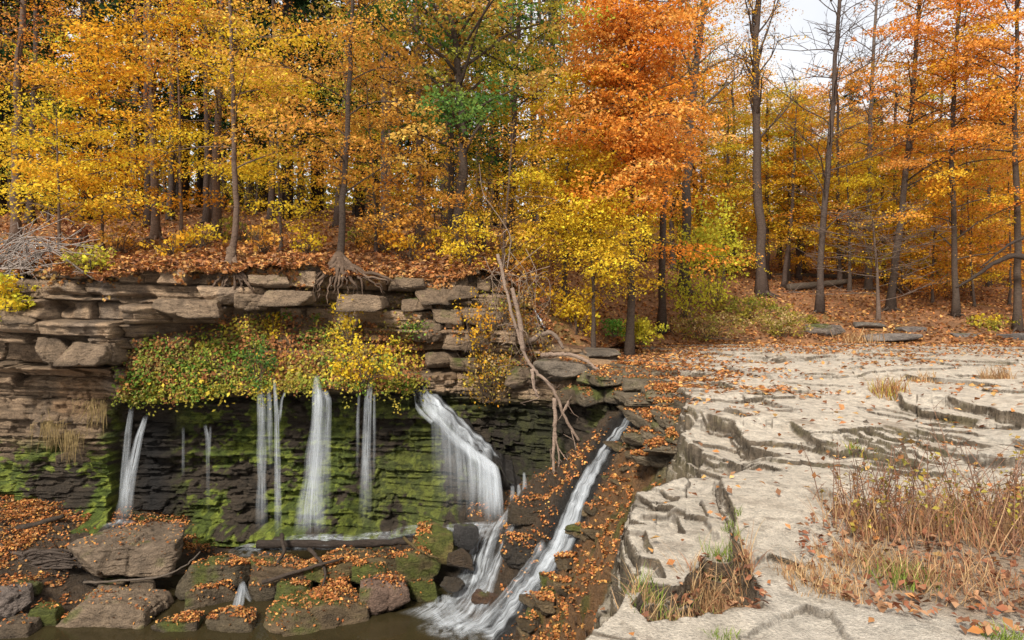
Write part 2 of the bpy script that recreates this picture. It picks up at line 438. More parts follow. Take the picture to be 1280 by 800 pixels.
def shelf(x, y):
    x = np.asarray(x, float); y = np.asarray(y, float)
    sc = np.clip(y / 8, .45, 1.6)
    qx, qy = x / (.34 * sc), y / (.34 * sc)                        # angular joint blocks jog the ledge lines
    jx = hsh(qx + .3 * fbm(qx, qy, 0, 25), qy + .3 * fbm(qx, qy, 3, 26), 27) - .5; jy = hsh(qx, qy, 28) - .5
    q2, r2 = x / (.13 * sc), y / (.11 * sc)
    jx = jx + .45 * (hsh(q2 + .5 * fbm(q2 * .7, r2 * .7, 0, 17), r2, 18) - .5); jy = jy + .5 * (hsh(q2, r2 + .5 * fbm(q2 * .7, r2 * .7, 0, 17), 19) - .5)
    wx = x + .05 * sc * fbm(x * 1.6 / sc, y * 1.6 / sc, 0, 21) + .05 * sc * jx + .012 * fbm(x * 9, y * 9, 0, 22)
    wy = y + .06 * sc * fbm(x * 1.6 / sc, y * 1.6 / sc, 5, 23) + .07 * sc * jy + .012 * fbm(x * 9, y * 9, 5, 24)
    z = .035 * fbm(x * .5, y * .5, 0, 31) + .015 * fbm(x * 2, y * 2, 0, 32) + .008 * fbm(x * 9, y * 9, 0, 33, 4) - .008 * sstep(.3, .5, fbm(x * 6, y * 9, 0, 34, 3))
    # thin weathered sheets, contour like
    q = fbm(x * .33 + .05 * jx, y * .8 + .10 * jy, 0, 35, 3) * 1.5
    fr = q - np.floor(q)
    z = z + .05 * (np.floor(q) + sstep(.97, 1., fr)) * sstep(4.0, 8, y)
    for pts, h, sd in LEDGES:
        h = h * (.66 if pts[0][1] < 560 and sd == 'n' else .85)
        pl = np.array([flat(*p) for p in pts]); Lf = max(.4, 8 * h) * (1 if sd == 'l' else 1.1)
        lo, hi = pl.min(0) - 3.2 * Lf, pl.max(0) + 3.2 * Lf
        m = (x > lo[0]) & (x < hi[0]) & (y > lo[1]) & (y < hi[1])
        if not m.any(): continue
        d, s, t = polydist(wx[m], wy[m], pl)
        low = s < 0 if pl[-1, 0] > pl[0, 0] else s > 0
        if sd == 'l': low = s < 0 if pl[-1, 1] < pl[0, 1] else s > 0
        tp = sstep(0, .16, t) * sstep(1, .84, t)
        zz = z[m]
        nz_ = 1 + .45 * fbm(x[m] * 2, y[m] * 2, 0, 36, 2)
        e_ = .010 * y[m] / 5
        o1, o2 = .10 * h * nz_.clip(.1), .26 * h * nz_.clip(.1)
        f_ = .5 * sstep(0, e_, d) + .28 * sstep(o1, o1 + e_, d) + .22 * sstep(o2, o2 + e_, d)
        zz -= np.where(low, h * tp * np.exp(-d / Lf) * f_, 0)
        z[m] = zz
    pw = polyin(wx + .08 * fbm(x * 4, y * 4, 2, 37), wy + .08 * fbm(x * 4, y * 4, 7, 38), PIT)
    z -= .12 * sstep(-.02, .0, pw) + .10 * sstep(.04, .06, pw) + .10 * sstep(.1, .13, pw)
    ck = np.abs(fbm(x * .55, y * 1.1, 0, 43, 5)); z -= .018 * sstep(.022, .004, ck) * sstep(.0, .3, fbm(x * .7, y * .7, 0, 44))
    z -= .06 * sstep(-.05, .25, polyin(wx, wy, BED))
    # gorge edge: irregular stepped blocks, then the plunge
    m = (y < 18) & (x < 4.5)
    xx, yy = wx[m], wy[m]
    d, s, t = polydist(xx, yy, EDGE)
    d = np.where(s < 0, d, -d)              # + inside the gorge
    n1 = fbm(x[m] * 1.1, y[m] * 1.1, 0, 41, 3); n2 = fbm(x[m] * 4, y[m] * 4, 0, 42, 3); drop = np.zeros(d.shape)
    far = sstep(9.5, 11.5, y[m])
    pl_d, pl_n = 0., 0.
    for k in range(15):
        hk = .07 + .10 * float(hsh(np.array([k]), 3, 77)[0]) if k < 13 else 2.
        nk = fbm(x[m] * 1.2 + k * 3.7, y[m] * 1.2, 0, 45 + k, 2); cellk = hsh((x[m] - y[m]) / .5 + nk, k, 78) - .5
        dn = .035 * k + .012; df = .08 * k + .02
        dd = dn * (1 - far) + df * far + (.13 * nk + .10 * cellk) * min(1., .2 + k / 4) * (.55 + .9 * far)
        drop += hk * sstep(dd, dd + .012 + .02 * far, d)
    # small scalloped notches on the rim
    zz = z[m] - drop
    z[m] = zz
    # back: dip under the forest floor
    z -= .8 * sstep(21.6, 23.5, y)
    return z


# ------------------------------------------------------------------ rock shelf
uu = np.concatenate([np.linspace(-1500, 540, 70)[:-1], np.linspace(540, 1290, 760), np.linspace(1292, 2600, 70)[1:]])
DD = np.concatenate([np.geomspace(.5, 2.9, 30)[:-1], np.geomspace(2.9, 24, 1150)])
U, D = np.meshgrid(uu, DD)
X = (U - 640) / F * D; Y = D.copy()
Z = shelf(X, Y)
gy = np.gradient(Z, axis=0) / np.gradient(Y, axis=0)
gx = np.gradient(Z, axis=1) / np.gradient(X, axis=1)
sl = np.hypot(gx, gy)
n_big = fbm(X * .6, Y * .6, 0, 61); n_mid = fbm(X * 3, Y * 3, Z * 7, 62); n_fine = fbm(X * 14, Y * 14, Z * 26, 63, 3)
pale = np.array([.68, .59, .472]); grey = np.array([.36, .31, .25]); brown = np.array([.15, .105, .06]); mossy = np.array([.13, .125, .035])
C = pale[None, None] * (1 + .16 * n_big + .12 * n_mid + .10 * n_fine)[..., None]


def mixc(C, c, w): return C + (np.asarray(c) - C) * np.clip(w, 0, 1)[..., None]


C = mixc(C, [.33, .255, .185], .6 * sstep(.1, .6, n_mid + .5 * n_big))
C = mixc(C, [.30, .25, .19], .5 * sstep(.22, .5, n_fine) * sstep(-.3, .3, n_mid + n_big))
ck = np.abs(fbm(X * .55, Y * 1.1, 0, 43, 5))
C = mixc(C, [.17, .125, .08], sstep(.024, .006, ck) * sstep(0, .3, fbm(X * .7, Y * .7, 0, 44)) * .8)
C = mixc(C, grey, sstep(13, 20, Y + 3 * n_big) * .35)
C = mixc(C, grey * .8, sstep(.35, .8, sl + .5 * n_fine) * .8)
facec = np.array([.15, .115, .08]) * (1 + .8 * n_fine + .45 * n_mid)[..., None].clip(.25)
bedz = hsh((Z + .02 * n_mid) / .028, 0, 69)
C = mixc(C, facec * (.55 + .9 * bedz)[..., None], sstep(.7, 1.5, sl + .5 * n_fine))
spk = fbm(X * 13, Y * 13, 0, 64, 4)
C = mixc(C, [.24, .19, .14], sstep(.26, .5, spk) * .45)
C = mixc(C, [.62, .555, .47], sstep(.1, .6, -n_big + .5 * n_mid) * .45)
C = mixc(C, mossy, sstep(.9, 1.4, sl + .4 * n_mid) * .28 * sstep(.1, .5, n_big + n_mid + .5 * n_fine))
dE, sE, _ = polydist(X, Y, EDGE)
dE = np.where(sE < 0, dE, -dE)
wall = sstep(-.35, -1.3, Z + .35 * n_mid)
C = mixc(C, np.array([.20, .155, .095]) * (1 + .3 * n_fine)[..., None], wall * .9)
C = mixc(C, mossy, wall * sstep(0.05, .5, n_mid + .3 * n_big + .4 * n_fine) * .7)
C = mixc(C, [.16, .10, .055], sstep(-.03, .08, polyin(X, Y, PIT)) * .8)
C = mixc(C, [.32, .22, .14], sstep(.0, .3, polyin(X, Y, BED) - .1 + .3 * n_mid) * .75)
# ledges next to the chute stay grey brown
C = mixc(C, np.array([.22, .17, .11]) * (1 + .3 * n_mid)[..., None], sstep(10, 12.5, Y) * sstep(3.4, 2.2, X - .25 * (Y - 12)) * .75)
zl = (Z + .05 * fbm(X * 1.5, Y * 1.5, 0, 66)) / .075
lay = hsh(zl, np.floor(2.2 * (X + Y) + fbm(X * 2, Y * 2, 0, 67)), 68) - .5 - .5 * sstep(.14, 0, np.abs(zl - np.round(zl)))
wm = sstep(.8, 2.0, sl) * .03 * np.clip(Y / 6, .5, 1.6)
X = X - gx / (sl + 1e-6) * lay * wm * -1; Y = Y - gy / (sl + 1e-6) * lay * wm * -1
keep = (Z[:-1, :-1] > -4.3) | (Z[1:, 1:] > -4.3)
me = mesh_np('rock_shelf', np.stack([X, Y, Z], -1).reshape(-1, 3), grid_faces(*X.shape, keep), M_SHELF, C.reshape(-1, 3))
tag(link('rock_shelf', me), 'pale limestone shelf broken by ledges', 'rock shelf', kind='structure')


def shelf_leafy(x, y):
    """where fallen leaves gather on the shelf"""
    n = fbm(x * .9, y * .9, 0, 71) + .5 * fbm(x * 3, y * 3, 0, 72)
    d = .02 + .25 * sstep(.25, .7, n) + .75 * sstep(.12, .45, fbm(x * .45, y * 1.3, 0, 73, 3)) * sstep(9.5, 11.5, y) * sstep(6.2, 3.5, x - .2 * (y - 12))
    d = d + .9 * sstep(10, 13, y) * sstep(4.6, 2.3, x - .25 * (y - 12) + .7 * n) + .9 * sstep(17.5, 20.5, y) + .35 * sstep(15, 17, y) * sstep(.05, .5, n)
    return d


# ------------------------------------------------------------------ forest floor
fu = np.concatenate([np.linspace(-1600, -20, 60)[:-1], np.linspace(-20, 1300, 560), np.linspace(1303, 2800, 60)])
rim = np.array([(r[0], r[2]) for r in RIM] + [(790, 19.0), (850, 20.0), (2800, 20.3)])
tt = np.linspace(0, 1, 260) ** 1.6
FU, T = np.meshgrid(fu, tt)


def rim0(u):
    u = np.asarray(u, float)
    return np.interp(u, rim[:, 0], rim[:, 1]) - .06 + np.where(u < 700, .22 * fbm(u * .02, 0 * u, 0, 81) + .10 * fbm(u * .08, 0 * u, 0, 82), .9 * fbm(u * .012, 0 * u, 0, 83))


def floorz(x, y):
    x = np.asarray(x, float); y = np.asarray(y, float); u = x / y * F + 640; e = y - rim0(u)
    return ground(x, y) - np.where(u > 690, .35 * sstep(1.2, 0, e), .10 * sstep(.25, 0, e)) + np.where(u < 690, rimn(x) * sstep(1.6, 0, e), 0)


R0 = rim0(FU)
FD = R0 + T * (75 - R0)
FX = (FU - 640) / F * FD
FZ = floorz(FX, FD)
nb = fbm(FX * .7, FD * .7, 0, 85); nf = fbm(FX * 5, FD * 5, 0, 86)
FC = np.array([.27, .135, .065]) * (1 + .3 * nb + .4 * nf)[..., None]
FC = mixc(FC, [.10, .06, .035], sstep(.2, .7, nb + nf) * .7)
FC = mixc(FC, [.12, .12, .03], sstep(.35, .7, fbm(FX * .8, FD * .8, 4, 87)) * .5)
me = mesh_np('forest_floor', np.stack([FX, FD, FZ], -1).reshape(-1, 3), grid_faces(*FX.shape), M_SOIL, FC.reshape(-1, 3), smooth=True)
tag(link('forest_floor', me), 'leaf covered forest floor above the gorge', 'forest floor', kind='structure')

# ------------------------------------------------------------------ gorge bed
CH = np.array([[790, 12.3, -.55], [768, 11.95, -.86], [745, 11.6, -1.25], [728, 11.3, -1.62], [715, 11.1, -2.02], [702, 10.8, -2.42], [675, 10.55, -2.78], [650, 10.4, -3.08],
               [625, 10.25, -3.34], [600, 10.1, -3.58]])
bp_ = [(450, 10.5, -4.1), (350, 10.5, -4), (520, 11, -4.05), (450, 9, -4.2), (250, 9.5, -4), (560, 10.3, -3.9), (600, 9, -4.0), (300, 12.3, -3.8), (400, 12.3, -3.8),
       (500, 12.3, -3.78), (545, 12.5, -3.45), (340, 13.3, -3.75), (450, 13.3, -3.7), (400, 14.3, -3.35), (300, 14.3, -3.4), (500, 14.3, -3.3), (0, 12.5, -2.6), (80, 12.4, -2.85), (60, 11.5, -3.2),
       (10, 10.8, -3.55), (120, 10.4, -3.75), (150, 13.4, -2.95), (215, 13.4, -3.35), (-200, 12.3, -2.5), (-200, 10.5, -3.5), (-500, 11, -3.3), (-200, 8, -4), (-500, 7, -4), (200, 7, -4.2), (500, 7, -4.2),
       (200, 11.2, -3.95), (230, 12, -3.85), (300, 11.3, -4.0), (400, 11.2, -4.05), (480, 11.3, -4.05), (250, 10.8, -4.1), (350, 11.7, -3.8), (450, 11.8, -3.8), (540, 11.2, -3.95),
       (622, 12.9, -2.8), (600, 12.2, -3.15), (577, 11.4, -3.52), (560, 10.7, -3.72), (660, 11.9, -2.15), (640, 11.4, -2.72), (690, 12.4, -2.1), (645, 12.8, -2.35), (622, 11.0, -3.25),
       (600, 11.6, -3.38), (590, 10.9, -3.55),
       (812, 11.5, -.6), (782, 11, -1.22), (737, 10.5, -2.05), (692, 10, -2.78), (640, 9.6, -3.32), (600, 9.2, -3.75), (830, 9.5, -1.2), (785, 9, -2), (742, 8.5, -2.6), (700, 8, -3.1),
       (640, 8, -3.6), (700, 6, -4.2), (860, 10.5, -.7), (760, 13, -.75), (725, 13.4, -1.3), (690, 13.8, -1.9), (640, 14, -2.2)] + [tuple(c) for c in CH]
_bed = RBF([(*XY(u, d), z) for u, d, z in bp_], .02)
CHX = np.array([XY(u, d) for u, d, z in CH])


def bed(x, y):
    x = np.asarray(x, float); y = np.asarray(y, float)
    z = _bed(x, y)
    d, _, _ = polydist(x, y, CHX)
    n = fbm(x * 1.6, y * 1.6, 0, 91)
    q = (z + .12 * n) / .16                     # stepped rock
    fr = q - np.floor(q)
    zt = (np.floor(q) + sstep(.55, 1, fr)) * .16
    zt = zt - .12 * n
    z = z + (zt - z) * .75 + .05 * fbm(x * 4, y * 4, 0, 92)
    rp_ = sstep(-.3, .4, x - np.interp(y, [9, 12.5], [-.5, 1.6])) * sstep(.22, .5, d)
    cx_, cy_ = x / .42 + .5 * fbm(x * 2, y * 2, 0, 93), y / .42 + .5 * fbm(x * 2, y * 2, 3, 94)
    z = z + rp_ * (.26 * (hsh(cx_, cy_, 97) - .5) + .12 * (hsh(cx_ * 2.3, cy_ * 2.3, 98) - .5) + .05 * fbm(x * 7, y * 7, 0, 99))
    return z - .13 * np.exp(-(d / .28) ** 2)


bu = np.linspace(-420, 900, 620)
bd = np.linspace(5.5, 15.2, 330)
BU, BD = np.meshgrid(bu, bd)
BX = (BU - 640) / F * BD
BZ = bed(BX, BD)
BZ = BZ - 4 * sstep(.05, .5, -polyin(BX, BD, np.vstack([EDGE, [[-14, 17.6]]]))) * (BX > .3)
dC, _, _ = polydist(BX, BD, CHX)
nb = fbm(BX * 1.2, BD * 1.2, 0, 95); nf = fbm(BX * 6, BD * 6, 0, 96)
BC = np.array([.075, .05, .03]) * (1 + .4 * nb + .4 * nf)[..., None]
BC = mixc(BC, [.02, .018, .016], sstep(.75, .3, dC) + sstep(.9, .3, np.hypot(BX + .5, (BD - 12))) * .8)
ramp = sstep(-.2, .5, BX - np.interp(BD, [9, 12.5], [-.4, 2.0])) * sstep(.25, .5, dC)
BC = mixc(BC, np.array([.19, .10, .042]) * (1 + .5 * nf)[..., None], ramp * .9)
BC = mixc(BC, [.07, .085, .015], ramp * sstep(.1, .6, nb + nf) * .7)
BC = mixc(BC, [.055, .08, .013], sstep(13.2, 13.6, BD) * sstep(-1, -2.2, BX) * sstep(-.1, .4, nb + nf) * .9)
me = mesh_np('gorge_bed', np.stack([BX, BD, BZ], -1).reshape(-1, 3), grid_faces(*BX.shape), M_WETROCK, BC.reshape(-1, 3))
gorge_o = tag(link('gorge_bed', me), 'stepped wet rock bed of the gorge', 'gorge bed', kind='structure')
pts = np.array([XY(-420, 5.5), XY(800, 5.5), XY(660, 14.6), XY(-420, 14.6)])
me = mesh_np('pool_water', np.c_[pts, np.full(4, -3.6)], [[0, 1, 2, 3]], M_POOL)
tag(link('pool_water', me), 'dark brown pool below the falls', 'pool', kind='structure')

# ------------------------------------------------------------------ cliff
PROF = {   # u: (v, D) at rim back, rim, mid cliff, cliff foot, bank, lip, recess top, recess mid, recess foot, toe
    -500: [(332, 14.4), (335, 13.05), (400, 12.8), (462, 12.85), (469, 13.5), (500, 13.5), (540, 13.55), (590, 13.6), (628, 13.3), (665, 12.4)],
    0: [(332, 14.4), (335, 13.05), (400, 12.8), (462, 12.85), (469, 13.45), (500, 13.5), (540, 13.55), (590, 13.6), (628, 13.3), (665, 12.4)],
    133: [(332, 14.4), (335, 13.1), (400, 12.85), (462, 12.9), (469, 13.4), (500, 13.5), (540, 13.6), (590, 13.65), (635, 13.5), (668, 12.8)],
    150: [(332, 14.5), (335, 13.15), (398, 12.9), (440, 13.05), (472, 12.9), (500, 13.1), (515, 13.7), (580, 14.0), (650, 13.9), (675, 13.3)],
    250: [(327, 15), (330, 13.65), (370, 13.5), (402, 13.75), (450, 13.35), (493, 13.2), (505, 14.0), (580, 14.3), (655, 14.1), (682, 13.6)],
    340: [(325, 15), (328, 13.85), (360, 13.8), (393, 14.1), (440, 13.6), (486, 13.3), (494, 14.1), (580, 14.4), (658, 14.1), (685, 13.6)],
    460: [(330, 15.5), (333, 14.25), (365, 14.2), (402, 14.5), (445, 13.9), (485, 13.4), (494, 14.2), (580, 14.4), (655, 14.1), (680, 13.6)],
    525: [(332, 16), (335, 14.65), (375, 14.55), (425, 14.6), (455, 14.35), (480, 14.1), (492, 14.35), (570, 14.5), (640, 14.1), (665, 13.5)],
    610: [(335, 16), (338, 14.85), (390, 14.6), (440, 14.5), (472, 14.35), (503, 14.25), (518, 14.5), (578, 14.4), (625, 13.9), (660, 13.0)],
    655: [(372, 16), (375, 15.05), (420, 14.5), (455, 14.3), (478, 14.2), (505, 14.1), (518, 14.35), (570, 14.1), (615, 13.7), (648, 12.9)],
    690: [(425, 16.2), (430, 15.2), (448, 14.4), (474, 14.1), (492, 14.05), (508, 14.0), (520, 14.1), (565, 13.9), (605, 13.5), (632, 12.8)],
    740: [(434, 16.8), (438, 15.8), (455, 14.4), (475, 13.9), (488, 13.7), (500, 13.5), (510, 13.45), (535, 13.3), (560, 13.0), (590, 12.4)],
    775: [(436, 17), (440, 16.0), (462, 14.2), (480, 13.6), (490, 13.3), (500, 13.1), (506, 13.0), (512, 12.9), (520, 12.7), (540, 12.3)],
}
ku = np.array(sorted(PROF)); KV = np.array([[p[0] for p in PROF[k]] for k in ku], float); KD = np.array([[p[1] for p in PROF[k]] for k in ku], float)
cu = np.concatenate([np.linspace(-500, -30, 90)[:-1], np.linspace(-30, 775, 720)])
rows = [10, 52, 52, 44, 44, 26, 72, 66, 34]
st = np.concatenate([[k + i / r for i in range(r)] for k, r in enumerate(rows)] + [[9.]])
CU, ST = np.meshgrid(cu, st)
CV = np.zeros(CU.shape); CD = np.zeros(CU.shape)
sv = np.array([np.interp(cu, ku, KV[:, k]) for k in range(10)]); sdp = np.array([np.interp(cu, ku, KD[:, k]) for k in range(10)])
for j in range(len(cu)):
    CV[:, j] = np.interp(st, np.arange(10), sv[:, j]); CD[:, j] = np.interp(st, np.arange(10), sdp[:, j])
CX = (CU - 640) / F * CD; CY = CD.copy(); CZ = EYE - (CV - HV) / F * CD
CZ = CZ + rimn(CX) * sstep(2.6, 1., ST) * sstep(690, 640, CU)
# strata
def beds(lo, hi, c, seed):
    r = np.random.default_rng(seed); q = [lo]
    while q[-1] < hi: q.append(q[-1] + r.choice(c) * r.uniform(.8, 1.25))
    return np.array(q)


def blocks(x, z, bb, wide, seed, rag):
    """bedding layers split by vertical joints: layer, block, position in the block and distance to its edge"""
    th = np.diff(bb); L_ = np.clip(np.searchsorted(bb, z) - 1, 0, len(th) - 1); f = (z - bb[L_]) / th[L_]
    w_ = wide * (.45 + 1.2 * hsh(L_, 3, seed)) * np.clip(th[L_] / .3, .5, 1.6)
    t_ = (x + rag * fbm(x * 2.5, z * 2.5, 0, seed + 1) + (z - bb[L_]) * (hsh(L_, 5, seed + 2) - .5) * .9) / w_ + hsh(L_, 1, seed + 3) * 9
    t_ = t_ + .35 * (vn(t_ * .9, L_ * 3.7, 0, seed + 4))
    i_ = np.floor(t_); g = t_ - i_
    return L_, i_, f, g, np.minimum(f, 1 - f) * th[L_], np.minimum(g, 1 - g) * w_


small = sstep(500, 560, CU)
dip = CZ + .035 * CX + .05 * fbm(CX * .5, 0 * CX, 0, 101, 2) + .012 * fbm(CX * 6, CZ * 6, 0, 102)
b1 = np.concatenate([beds(-5, -.15, [.10, .16, .22, .3], 5), beds(-.12, 4, [.14, .24, .36, .46], 26)])
b2 = beds(-5, 4, [.035, .06, .09, .14], 8)
L1, i1, f1, g1, ez1, ex1 = blocks(CX * (1 + .9 * small), dip + .12 * (hsh(np.floor(CX / 1.9 + .25 * fbm(CX, CZ * 2, 0, 119)), 0, 120) - .5), b1, .8, 201, .12)
L2, i2, f2, g2, ez2, ex2 = blocks(CX * (1 + .6 * small), dip, b2, .45, 211, .06)
split = hsh(i1 * 7 + 3, L1, 221) > .40
bi, Li = i1, L1
upz = sstep(-.3, 0, CZ)
off = (hsh(L1, 0, 12) - .5) * .50 + (hsh(i1, L1, 11) - .5) * .46 - .26 * (hsh(i1, L1, 17) > .80)
off2 = (hsh(i2, L2, 31) - .5) * .10 + (hsh(L2, 1, 32) - .5) * .12
tilt1 = (hsh(i1, L1, 14) - .5) * (g1 - .5) * .20 + (hsh(i1, L1, 16) - .30) * (f1 - .5) * .13
rag_ = .022 * fbm(CX * 9, CZ * 14, CY * 9, 105) + .035 * fbm(CX * 3, CZ * 4, CY * 3, 104)
chip = .5 + .5 * fbm(CX * 5, CZ * 5, 0, 118)
upz = sstep(-.3, 0, CZ)
bank = sstep(2.8, 3.3, ST) * sstep(5.2, 4.8, ST) * sstep(136, 170, CU) * sstep(545, 505, CU)
dsp = upz * (off + tilt1 + np.where(split, off2 * .8, 0)) + (1 - upz) * (off * .42 + off2 * 1.25)
jw = np.where(hsh(i1, L1, 13) > .35, ex1, 1.)
dsp = dsp - .13 * sstep(.034, 0, np.minimum(ez1, jw)) * upz - .03 * sstep(.06, 0, np.minimum(ez1, jw)) * chip - .03 * sstep(.018, 0, ez2) * np.where(split | (upz < .5), 1, 0)
dsp = dsp + rag_ + .14 * fbm(CX * .6, CZ * .9, 0, 106, 2)
edge = np.minimum(ez1, jw)
for a0, a1, vv, hw, dep in [(28, 80, 386, 5, .3), (62, 122, 371, 4, .25), (140, 186, 375, 5, .3), (190, 285, 410, 6, .4), (-60, 62, 420, 5, .25), (70, 150, 440, 3, .15), (-80, 136, 466, 6, .3), (300, 345, 386, 5, .3),
                            (450, 500, 362, 8, .45), (380, 420, 378, 5, .25), (535, 565, 395, 4, .25), (560, 610, 430, 4, .25), (30, 60, 402, 3, .2), (560, 600, 372, 3, .2)]:
    vq = CV + 3 * fbm(CX * 1.5, 0 * CX, 0, 117)
    dsp = dsp - dep * np.exp(-((vq - vv) / hw) ** 2) * sstep(a0 - 8, a0 + 8, CU) * sstep(a1 + 8, a1 - 8, CU)
dsp = dsp * (1 - .65 * bank) + bank * .12 * fbm(CX * 2, CZ * 2, CY * 2, 107)
dsp *= sstep(.6, 1.15, ST) * sstep(9, 8.4, ST)
# dark hollow under the soil at the rim
roothole = sstep(.35, .7, fbm(CX * 1.1, CZ * .6, 0, 108)) * sstep(1., 1.15, ST) * sstep(1.75, 1.35, ST)
dsp = dsp - .35 * roothole * sstep(200, 260, CU) * sstep(540, 480, CU)
CY = CY - dsp; CX = CX + .15 * dsp * 0
nb = fbm(CX * .8, CZ * .8, CY * .8, 111); nf = fbm(CX * 5, CZ * 9, CY * 5, 112); ns = fbm(CX * 4, CZ * .8, 0, 113)
Cc = np.array([.42, .285, .175]) * (1 + .35 * nb + .35 * nf)[..., None]
Cc = Cc * (1 + .45 * (hsh(bi, Li, 15) - .5) + np.where(split, .3 * (hsh(i2, L2, 33) - .5), 0))[..., None]
Cc = mixc(Cc, [.17, .14, .115], sstep(.05, .5, ns) * .55)
Cc = mixc(Cc, [.50, .28, .13], sstep(.1, .5, fbm(CX * .7, CZ * 1.5, 3, 114)) * .5)
Cc = mixc(Cc, [.07, .05, .032], sstep(.03, .005, edge) * .5)
Cc = mixc(Cc, np.array([.20, .115, .055]) * (1 + .4 * nf)[..., None], bank * .9)
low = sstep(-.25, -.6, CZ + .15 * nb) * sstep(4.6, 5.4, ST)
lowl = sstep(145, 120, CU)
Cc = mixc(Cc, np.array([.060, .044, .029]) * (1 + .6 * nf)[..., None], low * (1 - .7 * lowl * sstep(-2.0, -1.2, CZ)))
mo = fbm(CX * 1.6, CZ * 1.3, 0, 121, 5) + .5 * fbm(CX * 9, CZ * 14, 0, 122, 3)
mzone = sstep(-.4, -.9, CZ) * (sstep(205, 250, CU) * sstep(640, 560, CU) * (1 - .35 * sstep(400, 480, CU)) + lowl * sstep(-1.2, -1.7, CZ) + .35 * sstep(600, 640, CU)
                                + .9 * np.exp(-((CU - 137) / 12) ** 2) * sstep(-.2, -.5, CZ))
mossc = np.where((fbm(CX * 7, CZ * 12, 0, 124) > 0)[..., None], np.array([.215, .255, .034]), np.array([.10, .135, .02]))
Cc = mixc(Cc, mossc * (1 + .5 * fbm(CX * 14, CZ * 20, 0, 125, 3))[..., None], sstep(-.15, .05, mo) * mzone * .92)
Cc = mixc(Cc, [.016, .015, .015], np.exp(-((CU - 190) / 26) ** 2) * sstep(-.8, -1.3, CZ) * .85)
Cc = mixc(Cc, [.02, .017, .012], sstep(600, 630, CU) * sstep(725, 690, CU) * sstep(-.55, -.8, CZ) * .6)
Cc = mixc(Cc, [.16, .075, .035], sstep(1.25, .9, ST) * .9)
CP = np.stack([CX, CY, CZ], -1)
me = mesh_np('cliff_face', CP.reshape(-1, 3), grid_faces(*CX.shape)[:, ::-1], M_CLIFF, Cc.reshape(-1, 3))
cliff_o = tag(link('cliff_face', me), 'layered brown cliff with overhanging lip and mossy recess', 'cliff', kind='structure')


# ------------------------------------------------------------------ boulders
def ico(n):
    import bmesh
    bm = bmesh.new(); bmesh.ops.create_icosphere(bm, subdivisions=n, radius=1)
    v = np.array([x.co[:] for x in bm.verts]); f = np.array([[x.index for x in q.verts] for q in bm.faces]); bm.free()
    return v, f


ICO = {n: ico(n) for n in (3, 4, 5, 6)}
ROCKS = []


def rock_mesh(dim, seed, sub=5, nplanes=9, strata=.6, col=(.17, .12, .075), moss=.25, rot=0., flat_=False, wet=0.):
    r = np.random.default_rng(seed)
    v, f = ICO[sub]
    nr = r.normal(size=(nplanes, 3)); nr /= np.linalg.norm(nr, axis=1)[:, None]
    nr = np.vstack([nr, [[.08, .05, 1], [0, .1, -1], [1, .1, .1], [-1, .15, 0], [.1, -1, .15]]]); nr /= np.linalg.norm(nr, axis=1)[:, None]
    dd = np.concatenate([r.uniform(.72, 1.0, nplanes), [.72, .8, .85, .85, .8]])
    dt = np.clip(v @ nr.T, 1e-3, None) / dd
    k = 26.
    rad = (dt ** k).sum(1) ** (-1 / k)
    p = v * rad[:, None]
    p = p * np.array(dim) * .56
    s = seed * 13 % 97
    q = p * 2.2 / max(.25, min(dim))
    zs = p[:, 2] / (.16 * max(.5, dim[2])) + .9 * fbm(p[:, 0] * 1.3, p[:, 1] * 1.3, 0, s) + .5 * fbm(p[:, 2] * 9, p[:, 2] * 0, 0, s + 1)
    msk = sstep(-.1, .3, fbm(q[:, 0] * .8, q[:, 1] * .8, q[:, 2] * 1.2, s + 2))
    lay = ((hsh(np.floor(zs), 0, s) - .5) * .10 - .05 * sstep(.10, 0, np.abs(zs - np.round(zs)))) * strata * msk
    nn = .06 * fbm(q[:, 0], q[:, 1], q[:, 2], s) + .045 * (.5 - np.abs(fbm(q[:, 0] * 2.5, q[:, 1] * 2.5, q[:, 2] * 3.5, s + 3, 4))) + .03 * fbm(q[:, 0] * 7, q[:, 1] * 7, q[:, 2] * 9, s + 4)
    for _ in range(5):
        fn = r.normal(size=3) * [1, 1, .5]; fn /= np.linalg.norm(fn); fo = r.uniform(-.3, .3) * min(dim)
        dq = p @ fn - fo + .03 * fbm(q[:, 0] * 2, q[:, 1] * 2, q[:, 2] * 2, s + 6); nn = nn - .05 * np.exp(-(dq / .018) ** 2) + .018 * np.sign(dq)
    hz = p.copy(); hz[:, 2] *= .2; hz /= np.linalg.norm(hz, axis=1)[:, None] + 1e-9
    p = p + hz * (lay * min(dim[:2]) * .7)[:, None] + v * (nn * min(dim))[:, None]
    a = math.radians(rot); c_, s_ = math.cos(a), math.sin(a)
    p = np.c_[p[:, 0] * c_ - p[:, 1] * s_, p[:, 0] * s_ + p[:, 1] * c_, p[:, 2]]
    nf = fbm(p[:, 0] * 4, p[:, 1] * 4, p[:, 2] * 7, s + 5); nb = fbm(p[:, 0] * 1.5, p[:, 1] * 1.5, p[:, 2] * 1.5, s + 9)
    C = np.asarray(col) * (1 + .5 * nf + .4 * nb)[:, None]
    C = mixc(C, [.10, .115, .018], sstep(.45 - moss, .85 - moss, nb + .6 * nf + .25 * v[:, 2]) * .9)
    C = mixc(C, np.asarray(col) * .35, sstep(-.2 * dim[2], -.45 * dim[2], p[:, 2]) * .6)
    return p, f, C


